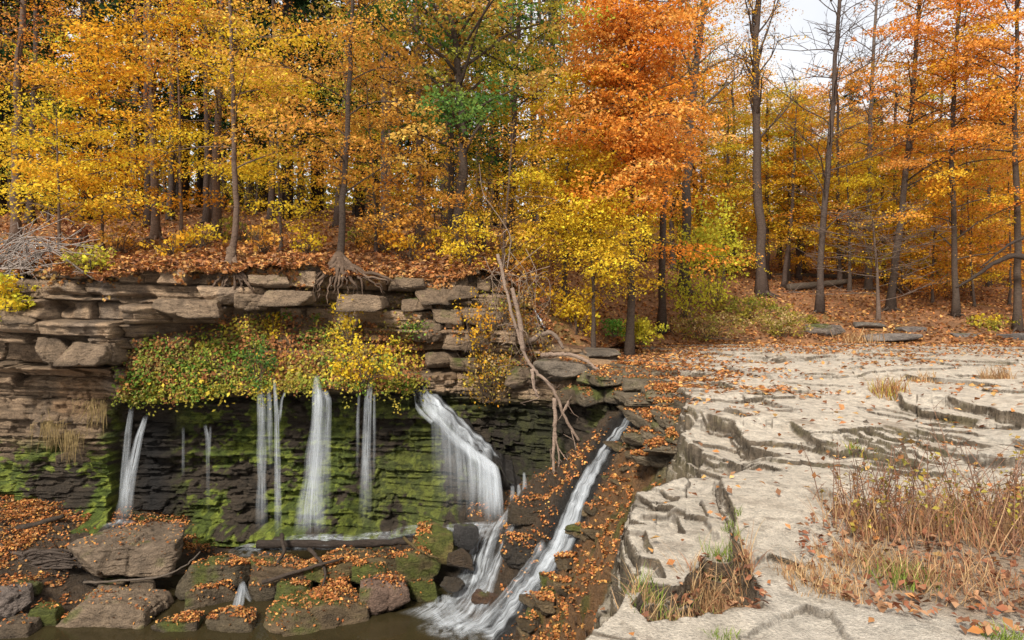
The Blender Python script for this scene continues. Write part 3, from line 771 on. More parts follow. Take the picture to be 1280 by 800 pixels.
def rock(u, v, wpx, hpx, D, label, seed, depth=.66, group=None, mat=None, name='boulder', cat='boulder', **kw):
    c = P(u, v, D); w = wpx / F * D * .88; h = hpx / F * D * .86
    p, f, C = rock_mesh((w, w * depth, h), seed, **kw)
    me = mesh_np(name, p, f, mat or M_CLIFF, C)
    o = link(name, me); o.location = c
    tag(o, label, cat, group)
    ROCKS.append((p + c, f))
    return o


WB = (.19, .135, .085)
rock(165, 693, 146, 56, 12.0, 'big brown layered boulder below the leftmost thin fall', 3, depth=.7, rot=8, sub=6, moss=.12, col=(.25, .18, .12), strata=.8)
rock(142, 766, 134, 66, 11.0, 'squat brown boulder with mossy patches in front of the biggest boulder', 14, depth=.7, rot=-6, sub=6, moss=.22, col=(.26, .185, .12), strata=.8)
rock(14, 749, 56, 46, 10.8, 'smooth greyish boulder at the left edge beside driftwood', 5, rot=20, moss=0, col=(.22, .17, .14))
rock(352, 721, 104, 56, 12.0, 'boulder heaped with orange leaves behind the forked stick', 6, rot=-12, moss=.25, col=(.15, .10, .055))
rock(432, 713, 100, 44, 12.1, 'flat layered rock with leaf covered top under the sunken log', 7, rot=14, moss=.3, col=(.16, .115, .05), strata=1)
rock(395, 770, 142, 60, 10.9, 'low wide leaf covered rock at the pool edge', 8, rot=16, moss=.25, col=(.16, .11, .06), nplanes=9)
rock(478, 745, 66, 56, 11.15, 'rounded reddish brown boulder standing at the pool edge', 9, rot=25, moss=.05, col=(.22, .14, .10), nplanes=20, strata=.3)
rock(542, 679, 66, 46, 12.3, 'mossy yellow-green block beside the white cascade', 10, rot=-20, moss=.45, col=(.20, .15, .05))
rock(520, 712, 60, 56, 11.75, 'mossy upright block at the right end of the boulder bar', 11, rot=30, moss=.5, col=(.16, .12, .05))
rock(528, 738, 40, 30, 11.5, 'small mossy rock low at the water by the cascade foot', 12, moss=.5, col=(.14, .11, .045))
rock(464, 717, 46, 30, 11.7, 'small bright green mossy rock between leafy rocks', 13, rot=-15, moss=.7, col=(.15, .12, .045), sub=4)
rock(272, 716, 98, 46, 11.9, 'leaf capped rock right of the biggest boulder', 15, rot=5, moss=.2, col=(.13, .10, .06), strata=1)
rock(262, 744, 64, 36, 11.5, 'rock half under leaves above the little spout', 16, rot=30, moss=.2, col=(.14, .10, .06))
rock(330, 742, 40, 30, 11.6, 'dark rock just right of the little spout', 17, moss=.2, col=(.10, .075, .045), sub=4)
rock(370, 741, 46, 34, 11.5, 'leafy rock above the low wide rock', 18, moss=.3, col=(.13, .10, .05), sub=4)
rock(420, 738, 40, 32, 11.6, 'small brown rock between the wide leafy rock and mossy green one', 19, moss=.3, col=(.13, .09, .05), sub=4)
rock(490, 706, 60, 34, 12.0, 'leaf topped rock behind the reddish boulder', 20, moss=.35, col=(.15, .11, .05), sub=4)
rock(582, 668, 38, 34, 12.2, 'dark wet boulder with water pouring over it', 21, moss=0, col=(.05, .045, .042), mat=M_WETROCK)
rock(574, 699, 36, 28, 11.75, 'wet brown rock under the pouring boulder', 22, moss=.2, col=(.09, .06, .035), mat=M_WETROCK)
rock(607, 748, 40, 20, 11.0, 'reddish rock under the thin sheet of the cascade', 23, moss=0, col=(.10, .055, .032), mat=M_WETROCK, nplanes=20)
rock(566, 731, 36, 16, 11.3, 'submerged dark rock splitting the lower cascade', 24, moss=0, col=(.06, .045, .03), mat=M_WETROCK, nplanes=20)
rock(140, 732, 40, 20, 11.6, 'thin stone slab wedged between the two largest boulders', 25, moss=.1, col=WB, sub=4)
rock(178, 733, 36, 22, 11.5, 'small block wedged under the biggest boulder', 26, moss=.1, col=WB, sub=4)
rock(56, 770, 44, 34, 10.7, 'mossy rock left of the squat boulder', 27, moss=.45, col=(.13, .10, .05), sub=4)
rock(20, 788, 60, 34, 10.4, 'brown stone in the lower left corner', 28, moss=.15, col=WB, sub=4)
rock(36, 733, 34, 24, 11.2, 'mossy stone behind the greyish left edge boulder', 29, moss=.5, col=(.12, .1, .05), sub=4)
rock(290, 778, 66, 30, 10.6, 'tilted flat rock at the pool under the little spout', 30, moss=.25, col=(.16, .12, .07), sub=4)
rock(225, 785, 60, 34, 10.6, 'dark stones edge beside the squat boulder at the pool', 31, moss=.2, col=(.11, .08, .05), sub=4)
rock(705, 463, 84, 32, 14.1, 'grey flat ledge block behind the hanging dead limb', 40, depth=.8, moss=.1, col=(.24, .19, .14), strata=1.2, name='ledge_block', cat='rock')
rock(748, 442, 66, 14, 15.6, 'thin dark ledge block at the back of the shelf', 41, depth=.8, moss=.1, col=(.2, .16, .12), strata=1.2, name='ledge_block', cat='rock')
rock(655, 470, 50, 34, 14.2, 'brown block under the thick dead limb', 42, depth=.8, moss=.15, col=(.2, .14, .09), strata=1.2, name='ledge_block', cat='rock')
rock(745, 472, 50, 26, 13.8, 'stepped grey block above the right chute', 43, depth=.8, moss=.2, col=(.18, .14, .09), strata=1.2, name='ledge_block', cat='rock')
rock(720, 492, 56, 24, 13.6, 'leafy dark block left of the right chute top', 44, depth=.7, moss=.1, col=(.12, .085, .05), strata=1.2, name='ledge_block', cat='rock')
rock(1030, 413, 52, 20, 22.4, 'mossy rock at the foot of the bare tree', 45, depth=.6, moss=.15, col=(.2, .16, .13), name='ledge_block', cat='rock')
rock(1112, 421, 76, 11, 21.6, 'long flat grey slab at the back of the shelf', 46, depth=.6, moss=.0, col=(.25, .21, .18), name='ledge_block', cat='rock')
rock(1135, 412, 42, 10, 22.6, 'dark slab behind the long flat grey slab', 47, depth=.6, moss=.0, col=(.18, .15, .13), name='ledge_block', cat='rock')
rock(1208, 420, 50, 10, 22, 'middle dark slab of the right shelf back', 48, depth=.6, moss=.0, col=(.2, .17, .15), name='ledge_block', cat='rock')
rock(1265, 422, 60, 14, 22, 'dark slab at the right end of the shelf back', 49, depth=.6, moss=.0, col=(.17, .145, .13), name='ledge_block', cat='rock')
rock(1085, 406, 40, 9, 23, 'small slab half under leaves by the twiggy sapling', 50, depth=.6, moss=.0, col=(.2, .17, .14), name='ledge_block', cat='rock', sub=4)
rock(660, 640, 60, 30, 11.9, 'leaf strewn dark rock between the cascade and the right chute', 51, depth=1, moss=.05, col=(.07, .05, .03), mat=M_WETROCK)
rock(650, 690, 50, 44, 11.2, 'dark wet step between two lower cascades', 52, depth=1, moss=.05, col=(.05, .04, .03), mat=M_WETROCK)
for k in range(34):
    u = rng.uniform(215, 560); D = np.interp(rng.random(), [0, 1], [11.0, 12.9])
    s = rng.uniform(14, 30); x, y = XY(u, D); z = float(bed(np.array([x]), np.array([y]))[0])
    v = HV + (EYE - z) / D * F
    rock(u, v - 2, s, s * .6, D, 'small brown stone among the boulders below the falls', 200 + k, sub=3, group='small stones of the boulder bar', name='stone', cat='stone',
         col=(.14 + .05 * rng.random(), .10, .06), moss=.3 * rng.random(), rot=rng.uniform(0, 90))

for k in range(46):
    t = rng.random(); D = 9.6 + 2.6 * t; xx = np.interp(D, [9.6, 12.2], [.1, 2.35]) + rng.uniform(-.1, .75); s_ = rng.uniform(.14, .42)
    z = float(bed(np.array([xx]), np.array([D]))[0]); u = xx / D * F + 640; px_ = s_ / D * F
    rock(u, HV + (EYE - z - .02) / D * F, px_, px_ * .55, D, 'small leaf strewn rock on the steep slope beside the right chute', 400 + k, sub=4, depth=.9, group='rocks on the slope beside the chute', name='stone', cat='stone',
         col=np.array([.15, .105, .055]) * rng.uniform(.6, 1.3), moss=.35 * rng.random(), rot=rng.uniform(0, 90), mat=M_WETROCK)
for lab, u, v, w_, h_, D, sd_, rt in [('slanting slab propped against the cliff left of the web of roots', 362, 372, 74, 22, 13.75, 501, 0), ('tilted block under the hanging roots', 314, 377, 46, 26, 13.5, 502, 30),
                                  ('square block jutting from the cliff top beside the roots', 338, 352, 52, 20, 13.7, 503, 10), ('pale block under the root web', 455, 378, 60, 26, 14.0, 504, -10), ('long block jutting at the left part of the cliff', 236, 385, 84, 30, 13.2, 505, 5),
                                  ('lowest pale block of the left cliff above the shale', 115, 440, 70, 36, 12.75, 506, -8), ('upright narrow block beside the lowest pale block', 68, 437, 42, 40, 12.75, 507, 12), ('dark wedge block at the far left of the cliff', 20, 395, 70, 20, 12.75, 508, 0)]:
    rock(u, v, w_, h_, D, lab, sd_, depth=.7, name='cliff_block', cat='rock', col=(.29, .20, .125), moss=0, strata=.8, rot=rt, nplanes=6)
for k, (u, v, w_, h_) in enumerate([(545, 370, 40, 22), (580, 365, 34, 20), (560, 395, 36, 22), (595, 395, 30, 24), (540, 415, 34, 26), (572, 425, 38, 22), (602, 430, 32, 24), (550, 448, 36, 20), (585, 455, 40, 20), (520, 380, 34, 18), (510, 355, 44, 18), (620, 400, 34, 26)]):
    rock(u, v, w_ * 1.15, h_ * 1.15, 14.45, 'angular block jutting from the broken cliff between the ivy and the dead limb', 520 + k, depth=.9, name='cliff_block', cat='rock', col=np.array([.27, .185, .115]) * rng.uniform(.7, 1.15), moss=0, rot=rng.uniform(-25, 25),
         nplanes=6, group='blocks of the broken cliff right of the ivy')
for k, (u, v, D) in enumerate([(772, 468, 13.3), (802, 477, 12.7), (832, 486, 12.1), (812, 499, 12.0), (838, 506, 11.3), (852, 521, 10.6), (836, 531, 10.7), (856, 546, 9.9), (838, 556, 9.9), (745, 492, 13.3), (778, 490, 12.9), (826, 545, 10.6), (815, 520, 11.4),
                              (790, 458, 14.0), (822, 465, 13.4), (850, 492, 11.8), (862, 505, 11.0), (800, 545, 11.0), (812, 570, 10.2)]):
    rock(u, v + 3, rng.uniform(44, 80), rng.uniform(13, 22), D, 'flat dark block of the ledges stepping down to the right chute', 560 + k, depth=.9, name='ledge_block', cat='rock', col=np.array([.20, .155, .10]) * rng.uniform(.7, 1.2), moss=.15 + .2 * rng.random(),
         strata=1.2, rot=rng.uniform(-25, 25), nplanes=7, group='ledge blocks beside the head of the right chute')
# the stepped rock carrying the main fall: a ramp that juts out of the recess
ru = np.linspace(0, 1, 130); rv = np.linspace(0, 1, 120)
RU, RV = np.meshgrid(ru, rv)
ridge = np.array([P(518, 484, 14.3), P(545, 505, 13.9), P(572, 535, 13.6), P(600, 562, 13.35), P(618, 578, 13.25), P(640, 600, 13.4), P(660, 620, 13.6)])
rp = np.linspace(0, 1, len(ridge))
RG = np.stack([np.interp(RU, rp, ridge[:, k]) for k in range(3)], -1)
# across: from the back wall, over the top, down the front undercut
prof_y = np.interp(RV, [0, .3, .5, .62, .8, 1], [.9, .35, .0, -.04, .35, .9]); prof_z = np.interp(RV, [0, .3, .5, .62, .8, 1], [.10, .06, 0, -.09, -.3, -.7])
nn = fbm(RG[..., 0] * 3 + RV * 2, RV * 6, 0, 131)
q = RU * 9 + .5 * nn; stp = (np.floor(q) + sstep(.6, 1, q - np.floor(q)) - q) * .09
RX = RG[..., 0] + .06 * nn; RY = RG[..., 1] + prof_y + .08 * nn; RZ = RG[..., 2] + prof_z - stp * (RV < .7) + .05 * nn - .02
Rc = np.array([.028, .022, .018]) * (1 + .5 * nn)[..., None]
Rc = mixc(Rc, [.07, .10, .014], sstep(.55, .7, RV) * sstep(0, .4, fbm(RX * 4, RZ * 4, 0, 135)) * .8)
me = mesh_np('fall_ledge', np.stack([RX, RY, RZ], -1).reshape(-1, 3), grid_faces(*RX.shape), M_WETROCK, Rc.reshape(-1, 3))
fall_ledge = tag(link('fall_ledge', me), 'dark stepped ledge under the main cascade', 'ledge', kind='structure')

# ------------------------------------------------------------------ falling water
BVB = BVHTree.FromPolygons([tuple(v) for v in np.concatenate([np.stack([BX, BD, BZ], -1).reshape(-1, 3), np.stack([RX, RY, RZ], -1).reshape(-1, 3)])],
                           [tuple(int(a) for a in f) for f in np.concatenate([grid_faces(*BX.shape), grid_faces(*RX.shape) + BX.size])])


def strand(paths, w, depth, fade_in=.08, fade_out=.25, seed=0., peak=1., n=60, sides=14):
    """a falling jet: flattened tube following a path, widths in metres"""
    p = np.array(paths, float); t = np.linspace(0, 1, n); k = np.linspace(0, 1, len(p))
    c = np.stack([np.interp(t, k, p[:, i]) for i in range(3)], -1)
    for _ in range(4): c[1:-1] = (c[:-2] + 2 * c[1:-1] + c[2:]) / 4
    w = np.interp(t, np.linspace(0, 1, len(w)), w)
    th = np.arange(sides + 1) / sides * 2 * np.pi
    s = np.concatenate([[0], np.cumsum(np.linalg.norm(np.diff(c, axis=0), axis=1))])
    wob = 1 + .12 * vn(s * 2, 0 * s + seed)
    V = c[:, None] + np.stack([np.cos(th)[None] * (w * wob)[:, None] / 2, np.sin(th)[None] * depth * np.ones((n, 1)), 0 * th[None] * np.ones((n, 1))], -1)
    uvx = np.cos(th)[None] * w[:, None].max() / 2 + np.sign(np.sin(th))[None] * 3 + seed
    uv = np.stack([uvx * np.ones((n, 1)), s[:, None] * np.ones_like(th)[None]], -1)
    fd = sstep(0, fade_in, t) * sstep(1, 1 - fade_out, t) * peak
    fd = fd[:, None] * (np.abs(np.sin(th)) ** 1.9)[None]
    return V.reshape(-1, 3), grid_faces(n, sides + 1), uv.reshape(-1, 2), fd.ravel()


def waterfall(name, label, origin, strands, foams=(), cat='waterfall', group=None):
    e = empty(name, origin, label, cat, group)
    for i, s in enumerate(strands):
        V, f, uv, fd = strand(**s, seed=float(rng.uniform(0, 50)))
        link('jet', mesh_np('jet', V - np.asarray(origin), f, M_FALL, None, uv, fd, True), e)
    for c, rx, ry in foams:
        V, f, uv, fd = foam(c, rx, ry)
        link('foam', mesh_np('foam', V - np.asarray(origin), f, M_FOAM, None, uv, fd, True), e)
    return e


def foam(c, rx, ry, h=.10):
    r = np.linspace(0, 1, 16); th = np.linspace(0, 2 * np.pi, 33)
    R, T_ = np.meshgrid(r, th, indexing='ij')
    x = c[0] + rx * R * np.cos(T_); y = c[1] + ry * R * np.sin(T_)
    z = c[2] + h * (1 - R ** 2) + .05 * fbm(x * 5, y * 5, 0, 140) * (1 - R)
    return np.stack([x, y, z], -1).reshape(-1, 3), grid_faces(16, 33), np.stack([x, y], -1).reshape(-1, 2), ((1 - R) ** .8).ravel()


def path(*pp): return [P(*p) for p in pp]


waterfall('waterfall', 'leftmost thin fall of two joined jets landing behind the big boulder', P(152, 655, 13.0),
          [dict(paths=path((165, 506, 13.55), (160, 540, 13.3), (156, 590, 13.2), (153, 655, 13.1)), w=[.08, .14, .18, .2], depth=.05, peak=.85),
           dict(paths=path((183, 518, 13.45), (174, 545, 13.2), (163, 595, 13.05), (152, 657, 13.0)), w=[.07, .14, .24, .42], depth=.06, peak=1.2)],
          [(P(150, 657, 12.95), .36, .25)])
waterfall('waterfall', 'faintest short trickle on the mossy wall right of the leftmost fall', P(229, 600, 13.7),
          [dict(paths=path((229, 532, 13.8), (229, 600, 13.75)), w=[.05, .07], depth=.03, peak=.45, fade_out=.5)])
waterfall('waterfall', 'thin forked trickle on the green moss between the leftmost fall and the twin fall', P(259, 660, 13.7),
          [dict(paths=path((256, 530, 13.8), (259, 545, 13.75), (260, 590, 13.75), (260, 660, 13.75)), w=[.06, .09, .08, .06], depth=.03, peak=.75, fade_out=.7),
           dict(paths=path((263, 532, 13.8), (262, 575, 13.75)), w=[.04, .06], depth=.03, peak=.7, fade_out=.4)])
waterfall('waterfall', 'twin fall of slender parallel jets in front of the brightest moss', P(338, 678, 13.3),
          [dict(paths=path((326, 470, 13.35), (327, 520, 13.2), (327, 600, 13.2), (327, 672, 13.2)), w=[.12, .2, .2, .26], depth=.05, peak=.9, fade_out=.3),
           dict(paths=path((336, 482, 13.3), (337, 530, 13.2), (338, 600, 13.2)), w=[.08, .14, .14], depth=.04, peak=.6, fade_out=.5),
           dict(paths=path((343, 470, 13.35), (346, 520, 13.2), (347, 600, 13.2), (348, 675, 13.2)), w=[.06, .11, .13, .17], depth=.05, peak=1.1),
           dict(paths=path((356, 490, 13.3), (352, 500, 13.25), (349, 530, 13.2)), w=[.05, .06, .06], depth=.03, peak=.9)],
          [(P(325, 688, 13.0), .6, .4), (P(360, 684, 13.0), .4, .25)])
waterfall('waterfall', 'broad white column fall at the middle of the overhang', P(392, 672, 13.3),
          [dict(paths=path((396, 468, 13.4), (397, 484, 13.3), (398, 510, 13.2), (394, 560, 13.15), (389, 620, 13.15), (387, 672, 13.15)), w=[.1, .22, .27, .34, .48, .7], depth=.08, peak=1.15, fade_out=.12),
           dict(paths=path((406, 488, 13.3), (410, 500, 13.2), (408, 560, 13.2), (400, 670, 13.2)), w=[.12, .15, .2, .5], depth=.06, peak=.9, fade_out=.4),
           dict(paths=path((398, 478, 13.4), (398, 500, 13.25), (396, 560, 13.2), (391, 665, 13.2)), w=[.1, .2, .24, .4], depth=.05, peak=1.0, fade_out=.2)],
          [(P(390, 678, 13.0), .85, .45), (P(440, 680, 12.9), .7, .35), (P(415, 676, 12.9), .7, .3)])
waterfall('waterfall', 'misty narrow fall between the broad column and the main cascade', P(458, 665, 13.3),
          [dict(paths=path((463, 474, 13.45), (460, 500, 13.3), (458, 560, 13.25), (456, 662, 13.25)), w=[.1, .16, .2, .28], depth=.05, peak=1.0, fade_out=.3),
           dict(paths=path((449, 490, 13.4), (447, 530, 13.3), (447, 600, 13.3)), w=[.05, .08, .08], depth=.03, peak=.6, fade_out=.5),
           dict(paths=path((468, 490, 13.4), (468, 540, 13.3), (467, 610, 13.3)), w=[.05, .08, .08], depth=.03, peak=.6, fade_out=.5)],
          [(P(478, 672, 13.0), .6, .3), (P(525, 664, 12.9), .55, .3)])


def strip(line, widths, lift=.06, n=90, m=18, peak=1., fi=.05, fo=.08, bulge=.06, bvh=None, seed=0.):
    """water sheet hugging the rock along a plan line [(x,y)] with a rounded section"""
    p = np.array(line, float); k = np.linspace(0, 1, len(p)); t = np.linspace(0, 1, n)
    c = np.stack([np.interp(t, k, p[:, i]) for i in range(p.shape[1])], -1)
    for _ in range(6): c[1:-1] = (c[:-2] + 2 * c[1:-1] + c[2:]) / 4
    d = np.gradient(c[:, :2], axis=0); d /= np.linalg.norm(d, axis=1)[:, None] + 1e-9
    nrm = np.c_[-d[:, 1], d[:, 0]]
    w = np.interp(t, np.linspace(0, 1, len(widths)), widths); a = np.linspace(-1, 1, m)
    x = c[:, None, 0] + nrm[:, None, 0] * a[None] * w[:, None] / 2; y = c[:, None, 1] + nrm[:, None, 1] * a[None] * w[:, None] / 2
    z = np.zeros(x.shape)
    for i in range(n):
        for j in range(m):
            top = c[i, 2] + .35
            h = BVB.ray_cast(Vector((x[i, j], y[i, j], top)), Vector((0, 0, -1)), 3.)
            z[i, j] = max(h[0].z, c[i, 2] - .22) if h[0] else c[i, 2]
    for _ in range(2):
        z[1:-1] = (z[:-2] + z[1:-1] * 2 + z[2:]) / 4; z[:, 1:-1] = (z[:, :-2] + z[:, 1:-1] * 2 + z[:, 2:]) / 4
    z = np.maximum(z, -3.6) + lift + bulge * (1 - a ** 2)[None] + .012 * fbm(x * 6, y * 6, z * 4, 150)
    s = np.concatenate([[0], np.cumsum(np.linalg.norm(np.diff(np.c_[c[:, :2], z[:, m // 2]], axis=0), axis=1))])
    uv = np.stack([(a[None] * w[:, None] / 2) + seed, s[:, None] * np.ones_like(a)[None]], -1)
    fd = (sstep(0, fi, t) * sstep(1, 1 - fo, t))[:, None] * (1 - np.abs(a) ** 3)[None] * peak
    V = np.stack([x, y, z], -1).reshape(-1, 3)
    return V, grid_faces(n, m), uv.reshape(-1, 2), fd.ravel()


def add_strip(e, nm, origin, *a, **k):
    V, f, uv, fd = strip(*a, seed=float(rng.uniform(0, 50)), **k)
    return link(nm, mesh_np(nm, V - np.asarray(origin), f, M_CHUTE, None, uv, fd, True), e)


o = P(600, 640, 13)
mf = []
lipline = np.array([P(540, 515, 13.75), P(560, 538, 13.6), P(580, 556, 13.4), P(600, 572, 13.25), P(612, 580, 13.2), P(622, 588, 13.2)])
for k in range(34):
    t = (k + rng.uniform(.1, .9)) / 34; g = np.array([np.interp(t, np.linspace(0, 1, 6), lipline[:, i]) for i in range(3)])
    g = g + [0, -.03, .02]
    L = (EYE - (rng.uniform(630, 664) - HV) / F * 13.1); wd = rng.uniform(.10, .2)
    mf.append(dict(paths=[g + [-.12, .12, .14], g + [-.02, .0, .03], g + [.03, -.10, -.15], [g[0] + .06, g[1] - .16, (g[2] + L) / 2], [g[0] + .08, g[1] - .16, L]], w=[.06, .12, wd, wd * 1.1, wd * 1.3],
                   depth=.04, peak=min(1.2, (.28 + 1.1 * t ** 1.4) * rng.uniform(.55, 1.15)), fade_out=.5 - .3 * t, fade_in=.2))
mcas = waterfall('waterfall', 'main cascade sliding down a dark ledge and fanning into a curtain', o, mf, [(P(590, 662, 12.7), .7, .35), (P(560, 668, 12.7), .4, .25)])
add_strip(mcas, 'upper_slide', o, [P(524, 484, 14.35), P(538, 498, 14.1), P(552, 515, 13.85), P(572, 537, 13.65), P(598, 562, 13.4), P(617, 578, 13.3)], [.30, .42, .5, .6, .55, .4], peak=1.0, lift=.06, n=130, m=26)
add_strip(mcas, 'upper_slide', o, [P(512, 486, 14.3), P(530, 508, 13.95), P(543, 520, 13.8)], [.12, .2, .18], peak=.9, lift=.04)
add_strip(mcas, 'upper_slide', o, [P(528, 482, 14.4), P(548, 494, 14.2), P(566, 516, 13.95), P(590, 541, 13.75), P(612, 562, 13.55), P(626, 580, 13.4)], [.14, .2, .26, .22, .3, .2], peak=.8, lift=.05)
add_strip(mcas, 'upper_slide', o, [P(530, 492, 14.15), P(548, 514, 13.85), P(570, 538, 13.6), P(594, 562, 13.35)], [.16, .26, .3, .3], peak=.85, lift=.06)
c2 = waterfall('waterfall', 'frothy lower cascade below the curtain running into the pool', P(590, 720, 11.5), [])
o2 = P(590, 720, 11.5)
add_strip(c2, 'stream', o2, [P(620, 645, 12.9), P(607, 672, 12.45), P(598, 700, 12.0), P(586, 735, 11.4), P(565, 775, 10.8), P(540, 796, 10.4)], [1.0, .75, .6, .85, 1.3, 1.7], peak=1.3)
add_strip(c2, 'stream', o2, [P(652, 640, 12.3), P(640, 668, 11.95), P(622, 700, 11.6), P(606, 730, 11.2), P(588, 765, 10.8)], [.2, .28, .32, .4, .55], peak=1.2)
add_strip(c2, 'stream', o2, [P(607, 660, 12.6), P(575, 672, 12.4), P(553, 685, 12.2)], [.3, .35, .3], peak=.7)
add_strip(c2, 'stream', o2, [P(555, 735, 11.3), P(556, 760, 10.9), P(572, 790, 10.4)], [.3, .5, .8], peak=.85)
for k, (u, v, a, b_) in enumerate([(560, 785, .5, .3), (585, 790, .55, .3), (545, 760, .35, .2)]):
    V, f, uv, fd = foam(P(u, v, (EYE + 3.58) * F / (v - HV)), a, b_, .06); link('foam', mesh_np('foam', V - o2, f, M_FOAM, None, uv, fd, True), c2)
o3 = P(745, 580, 11.5)
c3 = waterfall('waterfall', 'straight steep chute of white water at the right by the leaf slope', o3, [])
add_strip(c3, 'chute', o3, [(*XY(u, d), z) for u, d, z in CH[:7]], [.24, .36, .30, .42, .36, .62, .6], peak=1.2, n=120)
add_strip(c3, 'chute', o3, [(*XY(u, d), z) for u, d, z in CH[4:]], [.3, .55, .6, .6, .6, .8], peak=1.1, n=90)
add_strip(c3, 'chute', o3, [(*XY(u + 7, d - .05), z) for u, d, z in CH[1:6]], [.12, .22, .16, .24, .2], peak=.9, n=70)
add_strip(c3, 'chute', o3, [(*XY(u - 8, d + .08), z) for u, d, z in CH[2:8]], [.14, .2, .26, .2, .3], peak=.9, n=70)
add_strip(c3, 'chute', o3, [(*XY(u - 22, d + .25), z) for u, d, z in CH[5:]], [.2, .3, .35, .35], peak=.8, n=60)
waterfall('waterfall', 'little spout between stones above the pool', P(302, 745, 11.3),
          [dict(paths=path((303, 727, 11.5), (301, 740, 11.3), (298, 755, 11.2), (294, 765, 11.15)), w=[.08, .16, .2, .14], depth=.05, peak=1.0),
           dict(paths=path((305, 730, 11.5), (309, 745, 11.3), (314, 752, 11.25)), w=[.05, .09, .08], depth=.04, peak=.8)])
wt = []
for u, v0, v1 in [(640, 600, 628), (648, 605, 630), (655, 590, 622), (684, 600, 640), (688, 608, 640), (676, 610, 635)]:
    wt.append(dict(paths=path((u, v0, 13.5), (u + 1, (v0 + v1) / 2, 13.35), (u, v1, 13.2)), w=[.06, .1, .12], depth=.03, peak=.7, fade_out=.3))
waterfall('waterfall', 'row of small drips on the dark wall behind the leaf strewn rock', P(660, 640, 13.2), wt)

# ------------------------------------------------------------------ trees
PAL = dict(
    gold=[(.76, .43, .035), (.74, .37, .03), (.77, .48, .05), (.73, .31, .03)],
    orange=[(.78, .30, .045), (.80, .34, .07), (.78, .33, .055), (.75, .25, .035), (.80, .40, .11)],
    yellow=[(.77, .56, .045), (.74, .50, .04), (.75, .46, .04)],
    amber=[(.74, .39, .06), (.71, .35, .07), (.75, .46, .10), (.62, .28, .06)],
    yg=[(.55, .50, .045), (.42, .43, .05), (.68, .56, .06)],
    olive=[(.34, .30, .05), (.24, .26, .045), (.44, .34, .06)],
    green=[(.07, .17, .04), (.11, .21, .05), (.16, .25, .05)],
    oak=[(.56, .42, .08), (.66, .38, .10), (.30, .34, .06), (.62, .34, .12), (.46, .40, .07), (.36, .36, .06)],
    rust=[(.26, .09, .045), (.20, .075, .04), (.32, .13, .05)],
    tan=[(.58, .42, .20), (.48, .32, .14)],
    pine=[(.025, .05, .018), (.035, .06, .022), (.02, .04, .015)],
)


class Leaves:
    def __init__(self): self.c, self.n, self.s, self.col, self.ax = [], [], [], [], []

    def spray(self, cen, dirv, a, b_, th, cnt, size, cols, droop=.25, up=.9, jit=.22):
        cnt = int(cnt)
        if cnt < 1: return
        d = np.array([dirv[0], dirv[1], 0]); d /= np.linalg.norm(d) + 1e-9; e = np.array([-d[1], d[0], 0])
        r = np.sqrt(rng.random(cnt)); t = rng.random(cnt) * 2 * np.pi
        pa, pb = r * np.cos(t) * a, r * np.sin(t) * b_
        pz = rng.normal(size=cnt) * th - droop * (r ** 2) * a * .6 + .15 * np.sin(pa * 5 + rng.random() * 6) * th * 3
        p = cen + pa[:, None] * d + pb[:, None] * e; p[:, 2] += pz + pa * rng.normal() * .22 + pb * rng.normal() * .22
        nr = rng.normal(size=(cnt, 3)) * .62; nr[:, 2] += up
        nr += d * .4
        base = np.array(cols[rng.integers(len(cols))]); alt = np.array(cols[rng.integers(len(cols))])
        w = rng.random((cnt, 1)) ** 2
        c = (base * (1 - w) + alt * w) * (1 + rng.normal(size=(cnt, 1)) * jit)
        self.c.append(p); self.n.append(nr); self.s.append(size * rng.uniform(.8, 1.15) * rng.uniform(.5, 1.35, cnt)); self.col.append(np.clip(c, .005, .85))

    def mesh(self, name, mat, origin):
        c = np.concatenate(self.c) - np.asarray(origin); n = np.concatenate(self.n); s = np.concatenate(self.s); col = np.concatenate(self.col)
        V, f = leaf_quads(c, n, s)
        return mesh_np(name, V, f, mat, np.repeat(col, 4, 0))


def bez(p0, d, L, n, rise, droop, wob):
    pts = [np.array(p0, float)]; dv = np.array([d[0], d[1], rise]); dv /= np.linalg.norm(dv)
    for i in range(n):
        dv = dv + np.array([*(rng.normal(size=2) * wob), rng.normal() * wob * .6 - droop / n]); dv /= np.linalg.norm(dv)
        pts.append(pts[-1] + dv * L / n)
    return np.array(pts)


